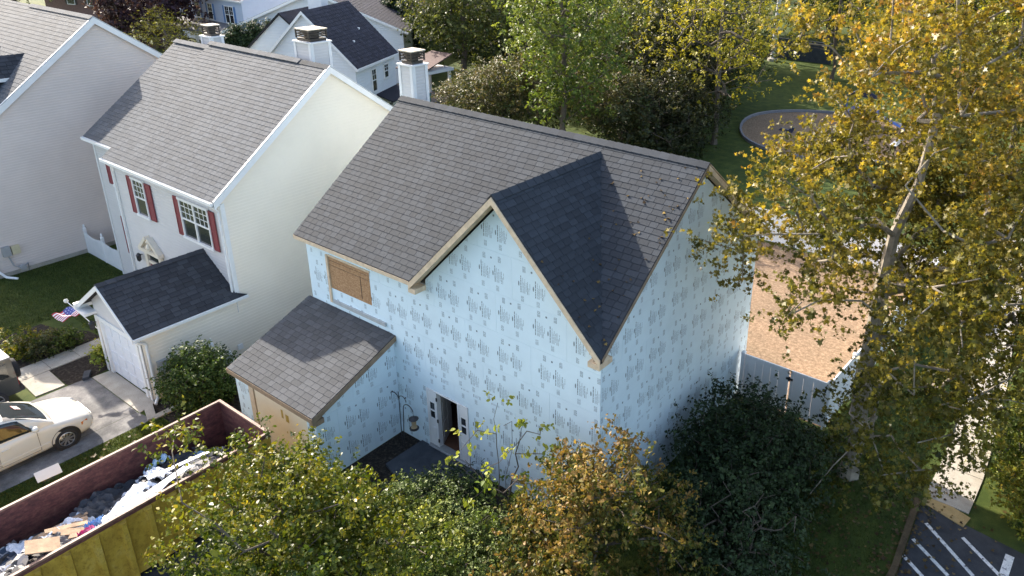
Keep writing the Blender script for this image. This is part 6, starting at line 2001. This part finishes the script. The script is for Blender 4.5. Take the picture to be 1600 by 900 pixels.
def cp(src, x, y, rz, sx, sz, label, group):
    return copy_tree(src, (x, y, 0), rz, (sx, sx, sz), label, group)
cp(rus, -31.2, 28.6, 1.0, 0.95, 0.72, 'low russet tree behind the ridge, left of the taller russet one', 'small trees behind the ridge')
cp(rus, -19.3, 29.6, 2.2, 1.0, 0.85, 'russet tree behind the ridge, right of the bright green tree', 'small trees behind the ridge')
cp(rus, -34.4, 29.6, 3.7, 0.8, 0.5, 'lowest russet shrub by the white chimney of the blue house', 'small trees behind the ridge')
cp(rus, -28.2, 27.6, 5.0, 0.85, 0.85, 'slender russet tree next to the low russet tree behind the ridge', 'small trees behind the ridge')
rus['group'] = 'small trees behind the ridge'
thk = tree('tree', 'dark low tree right behind the right end of the ridge', 'tree', (-16.8, 31.0, 0), 6.0, 3.2, [(0.010, 0.016, 0.007), (0.022, 0.032, 0.012), (0.045, 0.05, 0.02), (0.08, 0.07, 0.03)], 67,
     crown_z=3.0, crown_rz=2.9, clusters=120, per=60, leaf=0.24, shape='rhomb', trunk_r=0.1, clu_r=0.5, stems=3, group='dark thicket behind the ridge')
for k, (x, y, s_, h, lab) in enumerate(((-20.6, 34.6, 1.0, 1.1, 'dark thicket tree just right of the bright green tree'), (-21.5, 39.8, 1.2, 1.5, 'taller dark thicket tree behind the russet one'), (-25.2, 36.0, 1.1, 1.3, 'dark thicket tree directly behind the bright green tree'),
        (-28.6, 53.5, 1.6, 2.0, 'tallest dark thicket tree left of the yellow tree crown'), (-30.5, 40.5, 1.2, 1.3, 'dark thicket tree behind the low russet tree'), (-34.0, 52.0, 1.5, 1.9, 'dark thicket tree in front of the conifers'), (-25.0, 47.5, 1.4, 1.6, 'dark thicket tree between yellow and olive trees'), (-17.8, 34.0, 0.9, 0.9, 'dark thicket tree at the foot of the yellow tree'))):
    cp(thk, x, y, k * 1.1 + 0.5, s_, h, lab, 'dark thicket behind the ridge')
cp(oak, -24.5, 41.5, 1.3, 0.85, 0.95, 'dark olive tree behind the bright green tree, left of the yellow one', 'trees beyond the houses')
cp(oak, -20.5, 47.0, 2.6, 0.8, 0.9, 'olive tree in deep shade just left of the yellow tree', 'trees beyond the houses')
cp(con, -43.5, 52.5, 1.1, 1.0, 0.95, 'second dark conifer from the olive tree', 'dark conifers behind the lawn')
cp(con, -39.0, 54.0, 2.1, 1.1, 1.0, 'third dark conifer from the olive tree', 'dark conifers behind the lawn')
cp(con, -54.0, 51.0, 3.0, 1.0, 0.85, 'dark conifer behind the left edge of the olive tree', 'dark conifers behind the lawn')
cp(con, -35.0, 52.0, 4.0, 1.0, 0.9, 'dark conifer behind the bright green tree', 'dark conifers behind the lawn')
con['group'] = 'dark conifers behind the lawn'
for k, (x, y, s_, h, lab) in enumerate(((-60.3, 24.9, 1.1, 0.86, 'arborvitae, leftmost of the clump before the white gable'), (-59.5, 25.5, 1.1, 1.0, 'arborvitae, second from left in the clump'), (-58.7, 26.0, 1.1, 0.9, 'arborvitae, third from left in the clump'), (-58.1, 26.6, 1.1, 1.05, 'arborvitae, fourth from left in the clump'), (-57.4, 27.1, 1.15, 1.0, 'arborvitae, fifth from left in the clump'), (-56.9, 27.6, 1.3, 1.08, 'arborvitae, rightmost and tallest of the clump'))):
    cp(arb, x, y, k * 1.3, s_, h, lab, 'arborvitae clump')
cp(arb, -56.0, 41.0, 0.7, 1.3, 1.35, 'columnar evergreen left of a pair at the black roof end', 'evergreens by the black roof')
cp(arb, -53.2, 40.8, 2.7, 1.3, 1.3, 'columnar evergreen right of a pair at the black roof end', 'evergreens by the black roof')
cp(yel, -76, 27.0, 3.3, 0.6, 0.42, 'small yellow green bush below the plum tree', 'trees in the far left background')
cp(bgt, -118, 28.0, 0.4, 1.6, 1.0, 'broad green tree at the top left corner', 'trees in the far left background')
cp(rus, -58, 53, 1.5, 2.0, 1.3, 'pinkish bare tree between evergreens and olive tree', 'trees in the far left background')
wood = [(-70, 66, oak, 1.4, 1.3), (-62, 72, con, 1.3, 1.1), (-54, 70, oak, 1.3, 1.4), (-46, 66, rus, 2.2, 2.0), (-38, 68, bgt, 1.3, 1.1), (-33, 80, yel, 1.2, 1.1), (-24, 84, bgt, 1.4, 1.1), (-17, 66, yel, 1.0, 0.9),
        (-12, 78, oak, 1.4, 1.4), (-6, 62, yel, 1.0, 0.95), (-2, 74, bgt, 1.3, 1.1), (5, 64, oak, 1.2, 1.2), (9, 78, yel, 1.2, 1.1), (14, 58, bgt, 1.2, 1.0), (-30, 62, rus, 1.8, 1.5), (3, 46, yel, 0.9, 0.9), (11, 40, bgt, 1.0, 0.9),
        (-52, 86, bgt, 1.6, 1.2), (-40, 92, oak, 1.7, 1.6), (-28, 98, con, 1.5, 1.2), (-14, 96, oak, 1.7, 1.5), (0, 94, bgt, 1.7, 1.3), (16, 92, oak, 1.7, 1.5), (-66, 92, con, 1.5, 1.2), (-80, 84, oak, 1.7, 1.4), (-92, 74, bgt, 1.6, 1.2), (-105, 64, oak, 1.7, 1.3), (-118, 56, con, 1.4, 1.1)]
kinds = {oak.name: 'olive', con.name: 'dark conifer', rus.name: 'russet', bgt.name: 'bright green', yel.name: 'yellow'}
ORD = ['leftmost', 'second from left', 'third from left', 'fourth from left', 'fifth from left', 'sixth from left', 'seventh from left', 'eighth from left', 'ninth from left', 'tenth from left']
def screen_x(x, y):
    d = V((x, y, 6)) - CAM
    return d.dot(RIGHT) / d.dot(FWD)
count = {}
for k, (x, y, src, s_, h) in enumerate(sorted(wood, key=lambda t: screen_x(t[0], t[1]))):
    i = count.get(src.name, 0)
    count[src.name] = i + 1
    cp(src, x, y, k * 0.9, s_, h, '%s tree in the wooded top edge, %s of its colour there' % (kinds[src.name], ORD[i]), 'trees along the wooded top edge')
# far wood on the hill: reads as one mass
rng = np.random.default_rng(77)
n = 26000
x = rng.uniform(-230, 110, n); y = rng.uniform(112, 190, n)
gx = np.round(x / 9) * 9 + 3 * np.sin(np.round(y / 8) * 5.1); gy = np.round(y / 8) * 8
rr = np.minimum(np.hypot(x - gx, y - gy) / 5.5, 1)
hz = 7 + 7 * np.sqrt(1 - rr ** 2) + 2.5 * np.sin(gx * 1.7 + gy)
z = hz * (1 - 0.6 * rng.random(n) ** 2) + 0.12 * (y - 120).clip(0)
me = leaves(rng, np.stack([x, y, z], 1), 1.3, 'rhomb', [(0.03, 0.04, 0.016), (0.07, 0.085, 0.03), (0.14, 0.13, 0.035), (0.2, 0.16, 0.05)], np.clip(0.5 * rng.random(n) + 0.5 * (np.sin(gx * 3.3 + gy * 1.9) * 0.5 + 0.5), 0, 1), 0.5, 0, 'far_wood', LEAF)
tag(link('far_wood', me), 'far off autumn wood covering the hillside beyond the playground', 'wood', kind='stuff')

rng = np.random.default_rng(21)
n = 60
x = 0.25 - np.abs(rng.normal(0, 1.1, n)).clip(0, 3.0); y = rng.uniform(-0.3, RY - 0.2, n)
zz = np.maximum(E_Z + SL * (y - E_Y), DZ - DS * np.abs(x - DX)) + 0.04
me = leaves(rng, np.stack([x, y, zz], 1), 0.09, 'lobed', [(0.06, 0.035, 0.015), (0.14, 0.09, 0.03), (0.25, 0.17, 0.05)], rng.random(n), 1.5, 0, 'roof_leaves', LEAF)
tag(link('roof_leaves', me), 'fallen leaves caught on the roof edge under the golden tree', 'leaves', kind='stuff')

# grass blades and fallen leaves on the near lawns
def grass(polys, density, name, label, seed):
    rng = np.random.default_rng(seed)
    P = []
    for x0, x1, y0, y1 in polys:
        k = int((x1 - x0) * (y1 - y0) * density)
        P.append(np.stack([rng.uniform(x0, x1, k), rng.uniform(y0, y1, k)], 1))
    P = np.concatenate(P)
    k = len(P)
    a = rng.uniform(0, 2 * np.pi, k); h = rng.uniform(0.04, 0.085, k); w_ = rng.uniform(0.006, 0.011, k)
    d = np.stack([np.cos(a), np.sin(a)], 1)
    ln = rng.normal(0, 0.035, (k, 2))
    co = np.zeros((k, 3, 3))
    co[:, 0, :2] = P - d * w_[:, None]; co[:, 1, :2] = P + d * w_[:, None]; co[:, 2, :2] = P + ln; co[:, 2, 2] = h
    pal = np.array([(0.03, 0.05, 0.012), (0.05, 0.078, 0.016), (0.085, 0.10, 0.026)])
    col = pal[rng.integers(0, 3, k)] * np.exp(rng.normal(0, 0.2, k))[:, None]
    tag(link(name, np_mesh(name, co.reshape(-1, 3), 3, LEAF, col)), label, 'grass', kind='stuff')
grass([(-15.05, -11.95, -12, -4.4)], 1500, 'lawn_grass', 'short grass between the driveway and the dumpster', 1)
grass([(-30.9, -25.1, -5.5, 0.0), (-25.1, -22.0, -3.2, -0.7), (-30.9, -25.1, -9, -5.5)], 700, 'lawn_grass', 'shaded lawn in front of the picket fence', 2)
grass([(0.4, 6.6, -4, 8.3), (4.1, 6.7, 8.3, 20)], 500, 'lawn_grass', 'dark shaded lawn beside the parking lot', 3)
rng = np.random.default_rng(9)
n = 1500
pos = np.stack([rng.uniform(1.5, 7.2, n), rng.uniform(-4, 8.2, n), np.full(n, 0.07)], 1)
n2_ = 700
pos2 = np.stack([rng.uniform(6.6, 9.5, n2_), rng.uniform(3.0, 8.0, n2_), np.full(n2_, 0.05)], 1)
pos2 = pos2[rng.random(n2_) < np.exp(-np.abs(pos2[:, 0] - 6.9) * 1.2)]
n3 = 500
pos3 = np.stack([rng.uniform(-15, -12.2, n3), rng.uniform(-7, -3.2, n3), np.full(n3, 0.09)], 1)
me = leaves(rng, np.concatenate([pos, pos2, pos3[:60]]), 0.10, 'lobed', [(0.04, 0.025, 0.012), (0.08, 0.05, 0.02), (0.12, 0.08, 0.03), (0.17, 0.12, 0.05)], rng.random(n + len(pos2) + 60), 2.5, 0, 'fallen_leaves', LEAF)
tag(link('fallen_leaves', me), 'brown fallen leaves scattered over the lawns and lot edge', 'leaves', kind='stuff')
